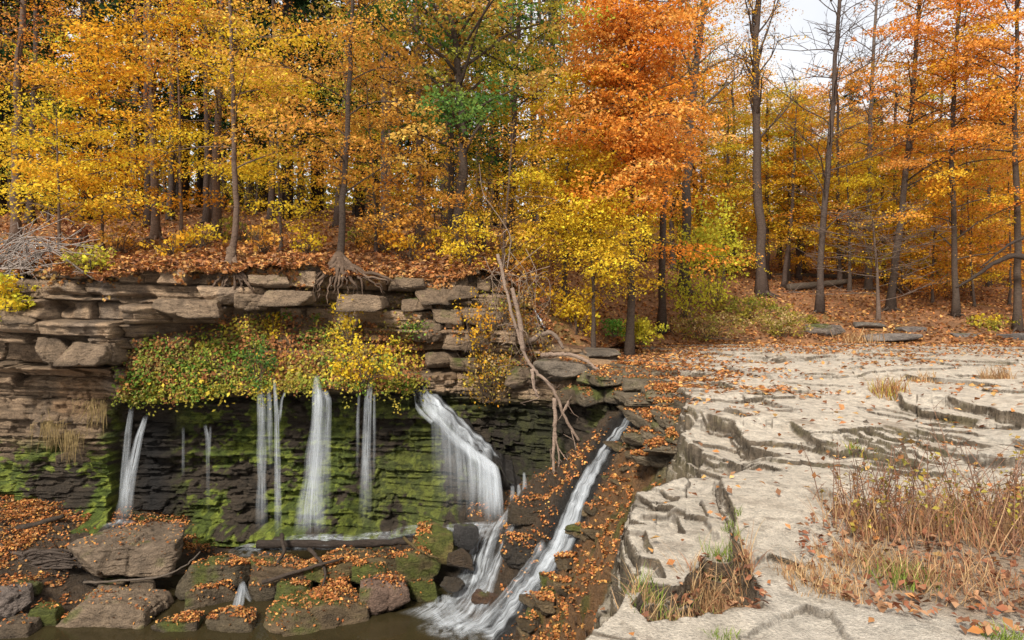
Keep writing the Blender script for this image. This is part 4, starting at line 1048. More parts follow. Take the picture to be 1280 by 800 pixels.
def build_tree(base, trunk, r0, start, crownR, nlimb, cols, leaf=0.057, lps=154, spr=5, style='maple', accents=(), topR=.5, bark=(.085, .06, .045), trunk_r1=.35,
               rise=.55, droop=.5, roots=4, twigs=True, one_side=None, bias=.5, sub=0, limbr=.28, spread=(.85, .55, .055), zmax=None):
    """trunk: list of world points; returns (trunk tubes, leaves)"""
    T_, Lv = Tubes(), Leaves()
    tr = np.array(trunk, float); k = np.linspace(0, 1, len(tr)); t = np.linspace(0, 1, 22)
    c = np.stack([np.interp(t, k, tr[:, i]) for i in range(3)], -1)
    for _ in range(3): c[1:-1] = (c[:-2] + 2 * c[1:-1] + c[2:]) / 4
    c[1:-1, :2] += rng.normal(size=(20, 2)) * r0 * .12
    H = c[-1, 2] - c[0, 2]; r0 = r0 * .82
    rad = r0 * (1 - (1 - trunk_r1) * t) * (1 + .9 * np.exp(-(t * H) / .28))
    rad[-3:] *= [.8, .5, .2]
    c0 = c.copy(); c0[0, 2] -= .35
    T_.add(c0, rad, 10, bark, .12)
    for i in range(roots):
        a = i / roots * 6.28 + rng.uniform(0, 1); d = np.array([math.cos(a), math.sin(a)])
        q = np.array([[*(c[0, :2] + d * r0 * x), c[0, 2] + zz] for x, zz in ((.5, r0 * 1.3), (1.5, r0 * .45), (2.6, .02), (4.2, -.1))])
        T_.add(q, [r0 * .5, r0 * .36, r0 * .22, r0 * .1], 6, bark, .1)
    for i in range(nlimb):
        h = start + (1 - start) * ((i + rng.random()) / nlimb) ** .85
        p0 = np.array([np.interp(h, t, c[:, j]) for j in range(3)])
        if zmax is not None and p0[2] > zmax: continue
        a = i * 2.4 + rng.uniform(-.6, .6)
        if one_side is not None and rng.random() < bias: a = math.radians(one_side) + rng.normal() * .7
        hh = (h - start) / (1 - start)
        pr = (1 - (1 - topR) * hh) if style != 'oak' else math.sin(math.pi * min(1, .25 + .62 * hh))
        L = crownR * pr * rng.uniform(.6, 1.12)
        d = (math.cos(a), math.sin(a))
        lim = bez(p0, d, L, 8, rise * rng.uniform(.3, 1.6), droop * rng.uniform(.5, 1.4), .13)
        lr = max(.012, r0 * limbr * (1 - .5 * hh))
        T_.add(lim, np.linspace(lr, .008, 9), 5, bark, .1)
        for s in range(sub):
            q = lim[rng.integers(2, 8)]; a2 = a + rng.choice([-1, 1]) * rng.uniform(.4, 1.1)
            sb = bez(q, (math.cos(a2), math.sin(a2)), L * rng.uniform(.3, .6), 5, rise * rng.uniform(.2, 1.4), droop * .5, .16)
            T_.add(sb, np.linspace(max(.012, lr * .38), .006, 6), 4, bark)
            for _ in range(2):
                q2 = sb[rng.integers(1, 5)]; T_.add(bez(q2, rng.normal(size=2), L * .22, 3, .5, 0, .2), [.010, .008, .006, .005], 3, bark)
        for s in range(int(spr)):
            f = rng.uniform(.28, 1.04) if s else 1.0
            q = lim[min(8, int(f * 8))]; off = rng.normal(size=3) * [.4, .4, .06] * min(1, L / 2)
            cen = q + off
            dv = np.array([d[0], d[1]]) + rng.normal(size=2) * .5
            if twigs: T_.add(np.array([q, (q + cen) / 2 + [0, 0, .05], cen]), [lr * .3 + .004, .007, .004], 3, bark)
            cc = cols
            for (pal, fn) in accents:
                if fn(cen): cc = pal
            sc = rng.uniform(.7, 1.25)
            Lv.spray(cen, dv, spread[0] * sc, spread[1] * sc, spread[2], lps * sc * sc, leaf, cc, droop=.3)
    return T_, Lv


def tree(name, label, cat, base, *a, group=None, **k):
    T_, Lv = build_tree(base, *a, **k)
    e = empty(name, base, label, cat, group)
    link('trunk', T_.mesh('trunk', M_BARK, base), e)
    if Lv.c: link('crown', Lv.mesh('crown', M_LEAF, base), e)
    return e


def onground(u, D):
    x, y = XY(u, D); return np.array([x, y, float(floorz(np.array([x]), np.array([y]))[0])])


def trunkpx(pts, D, H, base=None):
    b0 = onground(pts[0], D) if base is None else base
    r = [b0]
    for u, v in pts[1]:
        r.append(P(u, v, D))
    top = r[-1] + (r[-1] - r[-2]) * max(.01, (H - (r[-1][2] - b0[2]))) / max(.3, (r[-1][2] - r[-2][2]))
    if r[-1][2] - b0[2] < H: r.append(top)
    return b0, r


def T(name, label, u, D, pts, H, wpx, start, R, nl, pal, **k):
    b0, tr = trunkpx((u, pts), D, H)
    cols = PAL[pal] if isinstance(pal, str) else pal
    nl = int(nl * (.5 if u < 480 else .6))
    if k.get('spr', 5) > 4: k['spr'] = k['spr'] - 2
    return tree(name, label, 'tree', b0, tr, wpx / F * D / 2, start, R, nl, cols, **k)


BR = (.135, .09, .066); DK = (.085, .062, .048)
T('maple_tree', 'maple with dark trunk at the left edge under rusty brown boughs', 20, 17.5, [(20, 200), (22, 100), (30, 0)], 14, 15, .30, 3.4, 40, 'gold', spr=6, bark=BR,
  accents=[(PAL['yg'], lambda p: rng.random() < .2), (PAL['rust'], lambda p: 2.6 < p[2] < 8.6 and rng.random() < .28), (PAL['orange'], lambda p: p[2] > 7.5 and rng.random() < .6)])
T('maple_tree', 'orange topped maple with flared roots left of the twin trunks', 195, 18, [(192, 200), (188, 100), (187, 0)], 14, 13, .22, 3.2, 44, 'gold', spr=6, bark=BR,
  accents=[(PAL['yg'], lambda p: rng.random() < .2), (PAL['orange'], lambda p: p[2] > 5.5 and rng.random() < .6)])
T('maple_tree', 'straight brown maple right behind the bowed trunk', 270, 18.5, [(271, 200), (274, 100), (278, 0)], 14, 13, .26, 3.0, 40, 'gold', spr=6, bark=BR,
  accents=[(PAL['yg'], lambda p: rng.random() < .2), (PAL['orange'], lambda p: p[2] > 7 and rng.random() < .5)])
T('maple_tree', 'bowed slender maple rooted at the cliff edge with hanging roots', 290, 14.3, [(297, 270), (292, 200), (291, 100), (286, 0)], 10, 10, .36, 2.5, 30, 'amber', spr=5, bark=BR, leaf=0.066,
  accents=[(PAL['yellow'], lambda p: rng.random() < .4)])
T('sapling', 'thin young maple between the flared root maple and the bowed one', 227, 16.5, [(226, 240), (224, 150)], 6, 6, .3, 1.8, 18, 'yellow', spr=5, bark=BR)
T('sapling', 'low yellow sapling on the left cliff top among grey brush', 74, 14.2, [(74, 260), (72, 200)], 3.2, 5, .18, 1.9, 22, 'yellow', spr=5, leaf=0.059, bark=BR, accents=[(PAL['yg'], lambda p: p[2] < 3.2)])
T('maple_tree', 'amber maple clinging to the cliff edge with a web of bare roots', 425, 14.6, [(428, 270), (433, 180), (437, 90), (440, 0)], 10, 11, .22, 2.5, 44, 'amber', spr=6, bark=DK, leaf=0.063)
T('maple_tree', 'slim brown trunk with amber leaves in the gap left of the big oak', 487, 19, [(487, 200), (487, 100), (486, 0)], 13, 9, .35, 2.2, 26, 'amber', spr=5, bark=BR)
T('maple_tree', 'sturdy grey brown trunk standing just left of the oak', 526, 18, [(525, 200), (523, 100), (520, 0)], 14, 14, .42, 2.4, 24, 'gold', spr=5, bark=BR)
T('oak_tree', 'big leaning oak with green and russet leaves at the centre of the bank', 569, 16.3, [(577, 230), (579, 150), (570, 70), (560, 0)], 12, 17, .25, 3.9, 64, 'oak', spr=6, style='oak', bark=DK, leaf=0.084, rise=.9,
  accents=[(PAL['green'], lambda p: (p[2] < 6.2 and p[0] < .4 and rng.random() < .75) or rng.random() < .34), (PAL['amber'], lambda p: p[2] > 8 and rng.random() < .3)], limbr=.4)
T('oak_tree', 'second oak behind the leaning one with olive crown top', 640, 19, [(640, 200), (645, 100), (650, 0)], 14, 11, .38, 3.6, 40, 'oak', spr=6, style='oak', bark=DK, leaf=0.084,
  accents=[(PAL['yg'], lambda p: rng.random() < .6)])
T('maple_tree', 'yellow maple filling the space between oak and orange maple', 706, 17.6, [(706, 290), (708, 240), (710, 200)], 6.0, 8, .12, 2.0, 42, 'yellow', spr=6, bark=DK, leaf=0.070)
T('maple_tree', 'brilliant orange maple with the densest crown right of centre', 786, 16.9, [(792, 250), (790, 150), (786, 50)], 13, 12, .17, 2.15, 130, 'orange', spr=7, bark=DK, leaf=0.081, topR=.55, lps=137)
T('maple_tree', 'dark trunk with few leaves at the right edge of the orange crown', 826, 21, [(829, 250), (838, 130), (850, 0)], 14, 11, .5, 2.6, 18, 'amber', spr=3, bark=DK, rise=1.2)
T('maple_tree', 'many limbed nearly bare tree behind the orange maple top', 855, 24, [(858, 250), (862, 150), (872, 60), (885, -20)], 15, 15, .35, 3.6, 26, 'rust', spr=2, bark=(.10, .075, .06), rise=1.8, droop=.1, lps=52, limbr=.45, sub=5)
T('maple_tree', 'tall straight thick trunk with sparse yellow leaves on the right shelf side', 953, 27.5, [(949, 250), (945, 150), (944, 60), (950, -30)], 18, 15, .34, 3.2, 60, 'gold', spr=4, bark=(.095, .068, .054), rise=1.8, droop=.1, lps=60, limbr=.32, leaf=0.070, sub=3)
T('bare_tree', 'leafless tree with upswept twigs against the pale sky', 1024, 25, [(1028, 280), (1036, 200), (1042, 110), (1048, 20), (1052, -20)], 15, 10, .14, 3.8, 62, 'gold', spr=3, bark=(.09, .066, .054), rise=1.0, droop=.05, lps=0, limbr=.26, sub=6)
T('bare_tree', 'thin leafless tree behind the larger bare one', 1086, 30, [(1086, 250), (1088, 150), (1092, 60)], 15, 9, .35, 3.0, 40, 'gold', spr=3, bark=(.15, .12, .10), rise=1.2, droop=.1, lps=0, sub=5)
T('maple_tree', 'leaning dark maple with orange crown next to the bare tree', 1113, 25, [(1124, 290), (1134, 200), (1142, 100), (1150, 0)], 15, 11, .3, 4.4, 60, 'orange', spr=6, bark=DK, lps=111, leaf=0.073, one_side=0, bias=.5,
  accents=[(PAL['gold'], lambda p: rng.random() < .4)])
T('maple_tree', 'golden orange maple with low boughs at the right', 1195, 23.5, [(1192, 280), (1190, 180), (1194, 80), (1200, 0)], 14, 9, .1, 3.6, 84, 'orange', spr=6, bark=DK, leaf=0.084, topR=.8,
  accents=[(PAL['gold'], lambda p: p[2] < 6 and rng.random() < .7)])
T('maple_tree', 'orange maple at the right edge with long bare lower limbs', 1272, 22.5, [(1272, 280), (1268, 180), (1270, 80)], 14, 11, .42, 3.6, 50, 'orange', spr=6, bark=DK, leaf=0.084, one_side=180, bias=.4,
  accents=[(PAL['gold'], lambda p: rng.random() < .4)])
T('sapling', 'twiggy leafless sapling leaning over slabs at the foot of the leaning maple', 1098, 23.6, [(1096, 330), (1092, 290)], 3.6, 5, .1, 2.8, 60, 'gold', spr=3, bark=(.16, .115, .09), lps=4, rise=.15, droop=-.2, sub=5)
T('sapling', 'golden sapling behind the bare tree at the forest edge', 985, 31, [(986, 250), (988, 200)], 8, 6, .2, 2.6, 34, 'gold', spr=5, leaf=0.091, bark=DK)
T('sapling', 'yellow sapling low in front of the tall straight trunk wood', 1062, 29, [(1062, 300), (1060, 250)], 5.5, 5, .15, 2.5, 26, 'yellow', spr=5, leaf=0.084, bark=DK)
T('sapling', 'bright yellow drooping sapling at the rim below the oak', 588, 14.9, [(586, 318), (584, 300)], 1.3, 5, .2, .8, 16, 'yellow', spr=4, leaf=0.056, bark=DK, droop=1.2, spread=(.35, .25, .06), lps=42)
T('sapling', 'yellow sapling left of the orange maple leaning over the brush', 742, 16.4, [(742, 360), (740, 320), (738, 280)], 3.6, 6, .15, 1.7, 36, 'yellow', spr=5, leaf=0.063, bark=DK)
T('sapling', 'yellow bough maple in front of dark trunks between bowed maple and cliff edge maple', 352, 16.4, [(350, 270), (348, 200)], 5.2, 5, .2, 2.1, 28, 'yellow', spr=5, leaf=0.070, bark=DK)
T('sapling', 'amber sapling right of the web rooted maple', 470, 15.8, [(470, 280), (466, 220)], 4.4, 5, .2, 1.9, 28, 'amber', spr=5, leaf=0.070, bark=DK)
T('sapling', 'gold sapling on the left between edge maple and flared root maple', 128, 15.6, [(128, 270), (126, 190)], 5.2, 5, .2, 2.1, 34, 'gold', spr=6, leaf=0.070, bark=DK)
T('sapling', 'small rusty leaved tree on the brushy bank left of the dead limb', 628, 15.6, [(630, 300), (634, 250)], 3.6, 6, .1, 1.5, 26, 'amber', spr=4, leaf=0.056, bark=BR, lps=33)

# exposed roots of the two edge maples
RT = {}
for nm, lab, u, D, n, sp in [('tree_roots', 'web of bare roots under the amber cliff edge maple', 425, 14.3, 26, 78), ('tree_roots', 'roots hanging into the hollow below the bowed maple', 290, 13.9, 14, 34)]:
    tb = Tubes(); b0 = onground(u, D + .2)
    for k in range(n):
        s = rng.uniform(-1, 1); uu_ = u + s * sp; dep = rng.uniform(8, 34) * (1 - .4 * abs(s))
        pts = np.array([b0 + [0, -.1, .25], P(u + s * sp * .2, 333, D - .12), P(u + s * sp * .5 + rng.normal() * 3, 338 + rng.uniform(0, 8), D - .28), P(uu_ - s * 8, 346 + dep * .5, D - .34), P(uu_ + rng.normal() * 4, 350 + dep, D - .25)])
        t = np.linspace(0, 1, 16); c = np.stack([np.interp(t, np.linspace(0, 1, 5), pts[:, i]) for i in range(3)], -1)
        for _ in range(2): c[1:-1] = (c[:-2] + 2 * c[1:-1] + c[2:]) / 4
        c[1:] += rng.normal(size=(15, 3)) * .018
        tb.add(c, np.linspace(rng.uniform(.03, .075), .008, 16), 6, np.array([.17, .115, .08]) * rng.uniform(.6, 1.2), .1)
    tag(link(nm, tb.mesh(nm, M_BARK)), lab, 'roots')

# background wood: prototypes then copies
PROTO = []
for i, (pal, R, st_, nl, spr_, acc) in enumerate([('gold', 3.2, .22, 26, 5, 'yg'), ('yellow', 3.0, .15, 30, 5, 'yg'), ('amber', 3.0, .3, 24, 5, 'gold'), ('orange', 3.4, .25, 28, 5, 'gold'), ('olive', 3.2, .25, 24, 5, 'yg'),
                                                   ('rust', 2.6, .5, 12, 2, 'amber')]):
    bend = rng.normal(size=2) * .35
    PROTO.append((build_tree(np.zeros(3), [(0, 0, 0), (bend[0], bend[1], 6), (bend[0] * 1.6, bend[1] * 1.5, 15)], .15, st_, R, nl, PAL[pal], leaf=0.098, lps=60, spr=spr_ - 1, roots=3, bark=(.085, .06, .048),
                             accents=[(PAL[acc], lambda p: rng.random() < .35)], spread=(.85, .6, .12)), pal))
PM = [(a.mesh('trunk', M_BARK), l.mesh('crown', M_LEAF, (0, 0, 0)), pal) for (a, l), pal in PROTO]


def conifer():
    tb, lv = Tubes(), Leaves(); H = 17
    tb.add([(0, 0, -.3), (.1, 0, 6), (0, .1, 12), (0, 0, H)], [.2, .16, .1, .02], 8, (.04, .03, .025), .1)
    for k in range(64):
        h = 3.0 + (H - 3.2) * (k / 64); R = 3.1 * (1 - (h / H) ** 1.5) + .2; a = k * 2.4
        lim = bez((0, 0, h), (math.cos(a), math.sin(a)), R * rng.uniform(.8, 1.1), 6, .15, .5, .06)
        tb.add(lim, np.linspace(.035, .006, 7), 4, (.04, .03, .025))
        for s in range(5):
            q = lim[2 + s] if s < 5 else lim[-1]
            lv.spray(q, (math.cos(a), math.sin(a)), .55, .38, .07, 20, .2, PAL['pine'], droop=.5)
    return tb.mesh('trunk', M_BARK), lv.mesh('crown', M_LEAF, (0, 0, 0))


PINE = conifer()
BARE = build_tree(np.zeros(3), [(0, 0, 0), (.1, .1, 8), (.3, 0, 15)], .15, .45, 2.2, 14, PAL['rust'], lps=0, spr=2, bark=(.08, .06, .05))[0].mesh('trunk', M_BARK)


def put(name, meshes, loc, rz, sc, label, group):
    e = empty(name, loc, label, 'tree', group); e.rotation_euler = (0, 0, rz); e.scale = (sc[0], sc[0], sc[1])
    for nm, m_ in meshes: link(nm, m_, e)
    return e


LABB = dict(gold='gold leaved tree standing deep in the background wood', yellow='yellow leaved tree standing deep in the background wood', amber='amber leaved tree standing deep in the background wood',
            orange='orange leaved tree far back in the wood on the right', olive='olive green leaved tree deep in the background wood', rust='thin dark trunk with few rusty leaves deep in the wood')
taken = []
for k in range(1500):
    if len(taken) > 150: break
    D = rng.uniform(20, 46) ** 1.0; u = rng.uniform(-160, 1440)
    if u > 760 and D < 29: continue
    if 830 < u < 1130 and D > 34 and rng.random() < .3: continue
    x, y = XY(u, D)
    if any((x - a) ** 2 + (y - b_) ** 2 < 2.0 for a, b_ in taken): continue
    taken.append((x, y))
    z = float(ground(np.array([x]), np.array([y]))[0])
    if u < 760: pr = [.10, .05, .09, .01, .12, .63]
    else: pr = [.34, .2, .08, .26, .04, .08]
    i = rng.choice(6, p=pr)
    a, b_, pal = PM[i]
    hs = rng.uniform(.8, 1.1) * (1.0 if u < 760 else .62 if 880 < u < 1130 else .8)
    if rng.random() < (.45 if u < 760 else .14):
        put('bare_tree', [('trunk', BARE)], (x, y, z), rng.uniform(0, 6), (rng.uniform(.7, 1.2), hs), 'thin dark leafless trunk deep in the background wood', 'leafless trunks of the background wood')
    else:
        put('forest_tree', [('trunk', a), ('crown', b_)], (x, y, z), rng.uniform(0, 6), (rng.uniform(.8, 1.1), hs), LABB[pal], pal + ' leaved trees of the background wood')
for u, D, s in [(110, 23, 1.0), (360, 24, 1.0), (230, 27, 1.05), (450, 27, 1.0), (0, 25, 1.), (30, 30, 1.05), (180, 34, 1.1), (330, 29, 1.), (395, 33, 1.1), (470, 38, 1.1), (250, 40, 1.1), (560, 40, 1.), (-60, 28, 1.), (60, 42, 1.1), (400, 45, 1.2), (150, 48, 1.2), (690, 44, 1.), (620, 33, .9),
                (300, 48, 1.2), (20, 52, 1.2), (520, 52, 1.2), (760, 50, 1.)]:
    b0 = onground(u, D)
    put('pine_tree', [('trunk', PINE[0]), ('crown', PINE[1])], b0, rng.uniform(0, 6), (s, s), 'dark green conifer behind the yellow maples on the left bank', 'dark conifers of the left bank')
for u, D, s in [(1000, 44, .62), (1065, 48, .72), (1095, 40, .6), (905, 46, .66), (1150, 46, .7), (1245, 44, .7), (1320, 42, .8)]:
    b0 = onground(u, D)
    put('pine_tree', [('trunk', PINE[0]), ('crown', PINE[1])], b0, rng.uniform(0, 6), (s, s), 'green conifer top showing behind the trees on the right', 'conifers behind the right hand trees')
SAP = {}
for pal in ('gold', 'yellow', 'orange'):
    a, l = build_tree(np.zeros(3), [(0, 0, 0), (.2, .1, 3), (.2, .3, 8)], .07, .08, 2.6, 24, PAL[pal], leaf=0.087, lps=91, spr=4, roots=0, bark=(.10, .075, .06), spread=(.8, .55, .07), accents=[(PAL['yg' if pal == 'yellow' else 'amber'], lambda p: rng.random() < .3)])
    SAP[pal] = (a.mesh('trunk', M_BARK), l.mesh('crown', M_LEAF, (0, 0, 0)))
for u, D, pal, sc in [(880, 30, 'gold', 1.1), (915, 34, 'orange', 1.2), (925, 40, 'gold', 1.3), (975, 37, 'yellow', 1.1), (1005, 42, 'orange', 1.35), (1040, 36, 'gold', 1.0), (1065, 41, 'orange', 1.3), (1095, 34, 'yellow', .9), (1140, 31, 'gold', .9),
                      (1150, 38, 'orange', 1.3), (1185, 33, 'gold', .9), (1215, 29, 'yellow', .8), (1240, 36, 'orange', 1.2), (1290, 32, 'gold', 1.1), (1330, 30, 'orange', 1.2), (850, 36, 'yellow', 1.2), (800, 30, 'yellow', 1.0), (955, 45, 'orange', 1.4),
                      (1165, 27, 'gold', .85), (1218, 26, 'orange', .8), (1262, 27, 'gold', .85), (1000, 32, 'gold', .9), (905, 29, 'yellow', .8), (1055, 31, 'gold', .8), (1125, 29, 'yellow', .7), (60, 22, 'yellow', .7), (160, 24, 'gold', .75), (320, 25, 'yellow', .75), (460, 24, 'yellow', .75), (545, 23, 'gold', .6), (605, 21, 'yellow', .75), (660, 23, 'gold', .9), (760, 24, 'yellow', .8)]:
    b0 = onground(u, D)
    put('sapling', [('trunk', SAP[pal][0]), ('crown', SAP[pal][1])], b0, rng.uniform(0, 6), (sc, sc * rng.uniform(.9, 1.1)), pal + ' leaved sapling in the understory behind the front row of trees', pal + ' saplings of the understory')
# far-off wood that closes the view
tbm = Leaves()
for k in range(2600):
    u = rng.uniform(-400, 1700); D = rng.uniform(50, 66); x, y = XY(u, D)
    zt = 6 + (11 + 3 * vn(np.array([x * .12]), np.array([0.]), 0, 170)[0]) * (1. if u < 760 else .55) * rng.random()
    tbm.spray(np.array([x, y, zt]), rng.normal(size=2), 1.6, 1.3, .5, 26, .34, PAL['olive' if rng.random() < .4 else 'rust' if rng.random() < .3 else 'gold'] if u < 760 else PAL['gold' if rng.random() < .6 else 'amber'], droop=.3)
for k in range(1500):
    u = rng.uniform(-400, 800); D = rng.uniform(52, 66); x, y = XY(u, D)
    tbm.spray(np.array([x, y, rng.uniform(6.0, 14)]), rng.normal(size=2), 1.7, 1.3, .6, 26, .36, PAL[['pine', 'olive', 'pine', 'rust'][rng.integers(4)]], droop=.3)
tag(link('distant_wood', tbm.mesh('distant_wood', M_LEAF, (0, 0, 0))), 'far-off autumn wood closing the view', 'wood', kind='stuff')

# ------------------------------------------------------------------ shrubs and vines
def shrub(name, label, cen, rx, ry, rz, n, size, cols, stems=14, group=None, cat='shrub', up=.4, th=.05, sa=.22, lps=26, stemc=(.12, .085, .06)):
    tb, lv = Tubes(), Leaves(); cen = np.array(cen)
    base = cen - [0, 0, rz]
    for k in range(stems):
        tip = cen + rng.normal(size=3) * [rx, ry, rz] * .55
        tip[2] = max(tip[2], base[2] + .1)
        mid = (base + tip) / 2 + rng.normal(size=3) * .1 * rx
        b_ = base + rng.normal(size=3) * [.15 * rx, .15 * ry, 0]
        tb.add([b_, mid, tip], [.012, .008, .004], 4, stemc)
    for k in range(n):
        v = rng.normal(size=3); v /= np.linalg.norm(v); p = cen + v * np.array([rx, ry, rz]) * rng.random() ** .4
        lv.spray(p, rng.normal(size=2), sa, sa * .7, th, lps, size, cols, up=up)
    e = empty(name, base, label, cat, group)
    link('stem', tb.mesh('stem', M_BARK, base), e); link('foliage', lv.mesh('foliage', M_LEAF, base), e)
    return e


shrub('shrub', 'yellow green shrub at the back left corner of the shelf', P(802, 412, 17.5), .55, .4, .38, 40, .07, PAL['yg'])
shrub('shrub', 'small bright green shrub beside the yellow green one', P(768, 410, 17.3), .28, .25, .22, 14, .07, [(.12, .3, .05), (.2, .36, .06)])
shrub('vine_tangle', 'bright yellow green vines draped over a tree left of the tall trunk', P(893, 312, 22.5), 1.2, .9, 1.7, 95, .095, [(.62, .56, .05), (.5, .5, .05), (.70, .60, .07)], up=.1, th=.2, sa=.35, cat='vine')
shrub('vine_tangle', 'yellow green vines hanging low over the orange maple foot', P(858, 360, 20.5), .8, .6, .9, 34, .08, PAL['yg'], up=.1, th=.15, sa=.28, cat='vine')
shrub('shrub', 'olive shrub mound at the foot of the tall straight trunk', P(935, 386, 23.0), 1.5, .8, .6, 90, .07, PAL['olive'])
shrub('shrub', 'pale dry grassy shrub in front of the olive mound', P(975, 404, 21.8), 1.0, .6, .45, 60, .06, PAL['tan'] + PAL['olive'])
shrub('shrub', 'greenish weeds at the back of the shelf below the vines', P(885, 406, 20.6), 1.3, .6, .40, 70, .06, PAL['olive'] + PAL['tan'])
shrub('shrub', 'yellow shrub overhanging the cliff at the left edge', P(5, 368, 12.6), .5, .4, .45, 34, .07, PAL['yellow'] + PAL['yg'])
shrub('shrub', 'pale yellow green shrub on the left cliff top', P(112, 322, 13.1), .45, .35, .28, 26, .065, PAL['yg'] + PAL['tan'])
shrub('shrub', 'yellow leaved bush on the brushy bank right of the dead limb', P(722, 382, 16.6), .5, .45, .7, 30, .085, PAL['yellow'], up=.2, th=.12)
shrub('shrub', 'green and yellow weeds by the bare tree foot', P(1010, 398, 23.5), .5, .4, .25, 14, .07, PAL['olive'])
shrub('shrub', 'greenish yellow weeds at the right shelf back', P(1235, 405, 22.6), .8, .5, .3, 26, .08, PAL['olive'] + PAL['yellow'])
shrub('shrub', 'rusty brush tangle covering the bank behind the dead limb', P(636, 410, 14.5), 1.0, .5, .9, 120, .06, PAL['rust'] + PAL['tan'] + PAL['olive'] + PAL['amber'], stems=80, up=.2, th=.1, sa=.25, lps=22)
shrub('shrub', 'dry brown brush at the lip right of the main cascade', P(612, 470, 14.1), .6, .3, .55, 60, .05, PAL['tan'] + PAL['olive'] + PAL['gold'], stems=50, up=.1, th=.1, sa=.2, lps=22)
shrub('shrub', 'small green fern on the blocky cliff right of the ivy', P(523, 405, 14.3), .22, .15, .2, 8, .06, [(.12, .25, .05), (.3, .36, .06)])

for u, v, D, pl in [(150, 312, 15.5, 'amber'), (215, 322, 14.5, 'gold'), (250, 312, 16, 'yellow'), (330, 316, 15.2, 'amber'), (385, 318, 15.4, 'yellow'), (480, 316, 16, 'amber'), (510, 322, 15.4, 'gold'), (540, 315, 16.5, 'yellow'), (100, 306, 16.5, 'rust'), (300, 300, 18, 'olive'),
                    (640, 345, 16, 'amber'), (670, 360, 16, 'gold'), (450, 300, 18, 'olive')]:
    c = onground(u, D); shrub('low_shrub', 'low leafy shrub on the leaf covered bank above the cliff', c + [0, 0, .38], .55, .45, .40, 13, .075, PAL[pl], stems=26, sa=.26, lps=20, group='low shrubs on the bank above the cliff', cat='shrub')
# ivy bank (ground cover) scattered on the cliff mesh
def scatter_cliff(mask, n, size, cols, out, lift=.05, hang=.0):
    ii = np.argwhere(mask); ch = ii[rng.integers(len(ii), size=n)]
    p = CP[ch[:, 0], ch[:, 1]].copy()
    p += rng.normal(size=p.shape) * .03
    p[:, 1] -= np.abs(rng.normal(size=n)) * lift
    nr = rng.normal(size=p.shape) * .5 + [0, -.8, .5]
    nz = fbm(p[:, 0] * 1.3, p[:, 2] * 1.3, p[:, 1], 181) + .35 * rng.normal(size=n)
    cols = np.array(cols); k = np.clip(((nz + .8) / 1.6 * len(cols)).astype(int), 0, len(cols) - 1)
    c = cols[k] * (1 + rng.normal(size=(n, 1)) * .18)
    out.c.append(p); out.n.append(nr); out.s.append(size * rng.uniform(.6, 1.3, n)); out.col.append(np.clip(c, .005, .8))


iv = Leaves()
IVC = [[(.14, .24, .04), (.20, .28, .05)], [(.34, .34, .06), (.44, .40, .07)], [(.62, .48, .07), (.70, .52, .07)], [(.44, .20, .08), (.36, .15, .06)], [(.40, .30, .10), (.30, .24, .08)], [(.10, .18, .03), (.24, .28, .05)]]
cand = np.argwhere((bank > .45) & (ST > 3.0) & (ST < 5.15))
for k in range(430):
    i, j = cand[rng.integers(len(cand))]
    if rng.random() > .35 + .3 * (ST[i, j] - 3.2) + .25 * (CU[i, j] < 330): continue
    c = CP[i, j]; R_ = rng.uniform(.07, .24); n = int(rng.uniform(14, 40) * (R_ / .13))
    p = c + rng.normal(size=(n, 3)) * [R_, .05, R_ * .55]; p[:, 1] -= .04 + .06 * rng.random(n)
    # keep the leaves close to the bank as it curves
    jj = np.clip(np.searchsorted(cu, p[:, 0] / p[:, 1] * F + 640), 0, len(cu) - 1); ii = np.clip(i - ((p[:, 2] - c[2]) / .028).astype(int), 0, len(st) - 1)
    p[:, 1] = np.minimum(p[:, 1], CP[ii, jj, 1] - .02 - .06 * rng.random(n)) * .5 + (CP[ii, jj, 1] - .03 - .07 * rng.random(n)) * .5
    wq = [.2, .24, .10, .16, .18, .12] if CU[i, j] < 330 else [.1, .18, .24, .24, .18, .06]
    cols = np.array(IVC[rng.choice(6, p=np.array(wq) / sum(wq))])
    iv.c.append(p); iv.n.append(rng.normal(size=(n, 3)) * .6 + [0, -.8, .6]); iv.s.append(rng.uniform(.04, .075) * rng.uniform(.6, 1.35, n))
    iv.col.append(np.clip(cols[rng.integers(2, size=n)] * (1 + rng.normal(size=(n, 1)) * .22), .005, .8))
for k in range(70):          # hanging strings over the lip
    u = rng.uniform(145, 540); j = np.argmin(abs(cu - u)); i = np.argmin(abs(st - 4.9)); p0 = CP[i, j]
    n = rng.integers(14, 40); L = rng.uniform(.1, .7) * rng.random() + .1
    p = p0 + np.c_[rng.normal(size=n) * .07, -.05 - .06 * rng.random(n), -rng.random(n) * L + .1]
    iv.c.append(p); iv.n.append(rng.normal(size=(n, 3)) * .5 + [0, -1, .2]); iv.s.append(.055 * rng.uniform(.6, 1.2, n))
    iv.col.append(np.array(PAL['olive'][rng.integers(3)])[None] * (1 + rng.normal(size=(n, 1)) * .2).clip(.3))
mk2 = (bank > .4)
mk3 = (ST > .2) & (ST < 1.6) & (CU < 640) & (fbm(CX * 2, CZ * 3, 0, 186) > -.1)
scatter_cliff(mk3, 2600, .075, [(.50, .22, .08), (.58, .30, .11), (.42, .18, .07), (.56, .36, .12)], iv, .02)
mk4 = (ST > 1.6) & (ST < 3.2) & (CU > 330) & (CU < 690) & (fbm(CX * 1.5, CZ * 2, 0, 187) > .05)
scatter_cliff(mk4, 1500, .06, [(.50, .22, .08), (.40, .17, .07), (.52, .36, .12), (.34, .30, .07)], iv, .02)
scatter_cliff(mk2, 3600, .06, [(.40, .16, .06), (.50, .24, .08), (.30, .12, .05), (.44, .20, .08)], iv, .03)
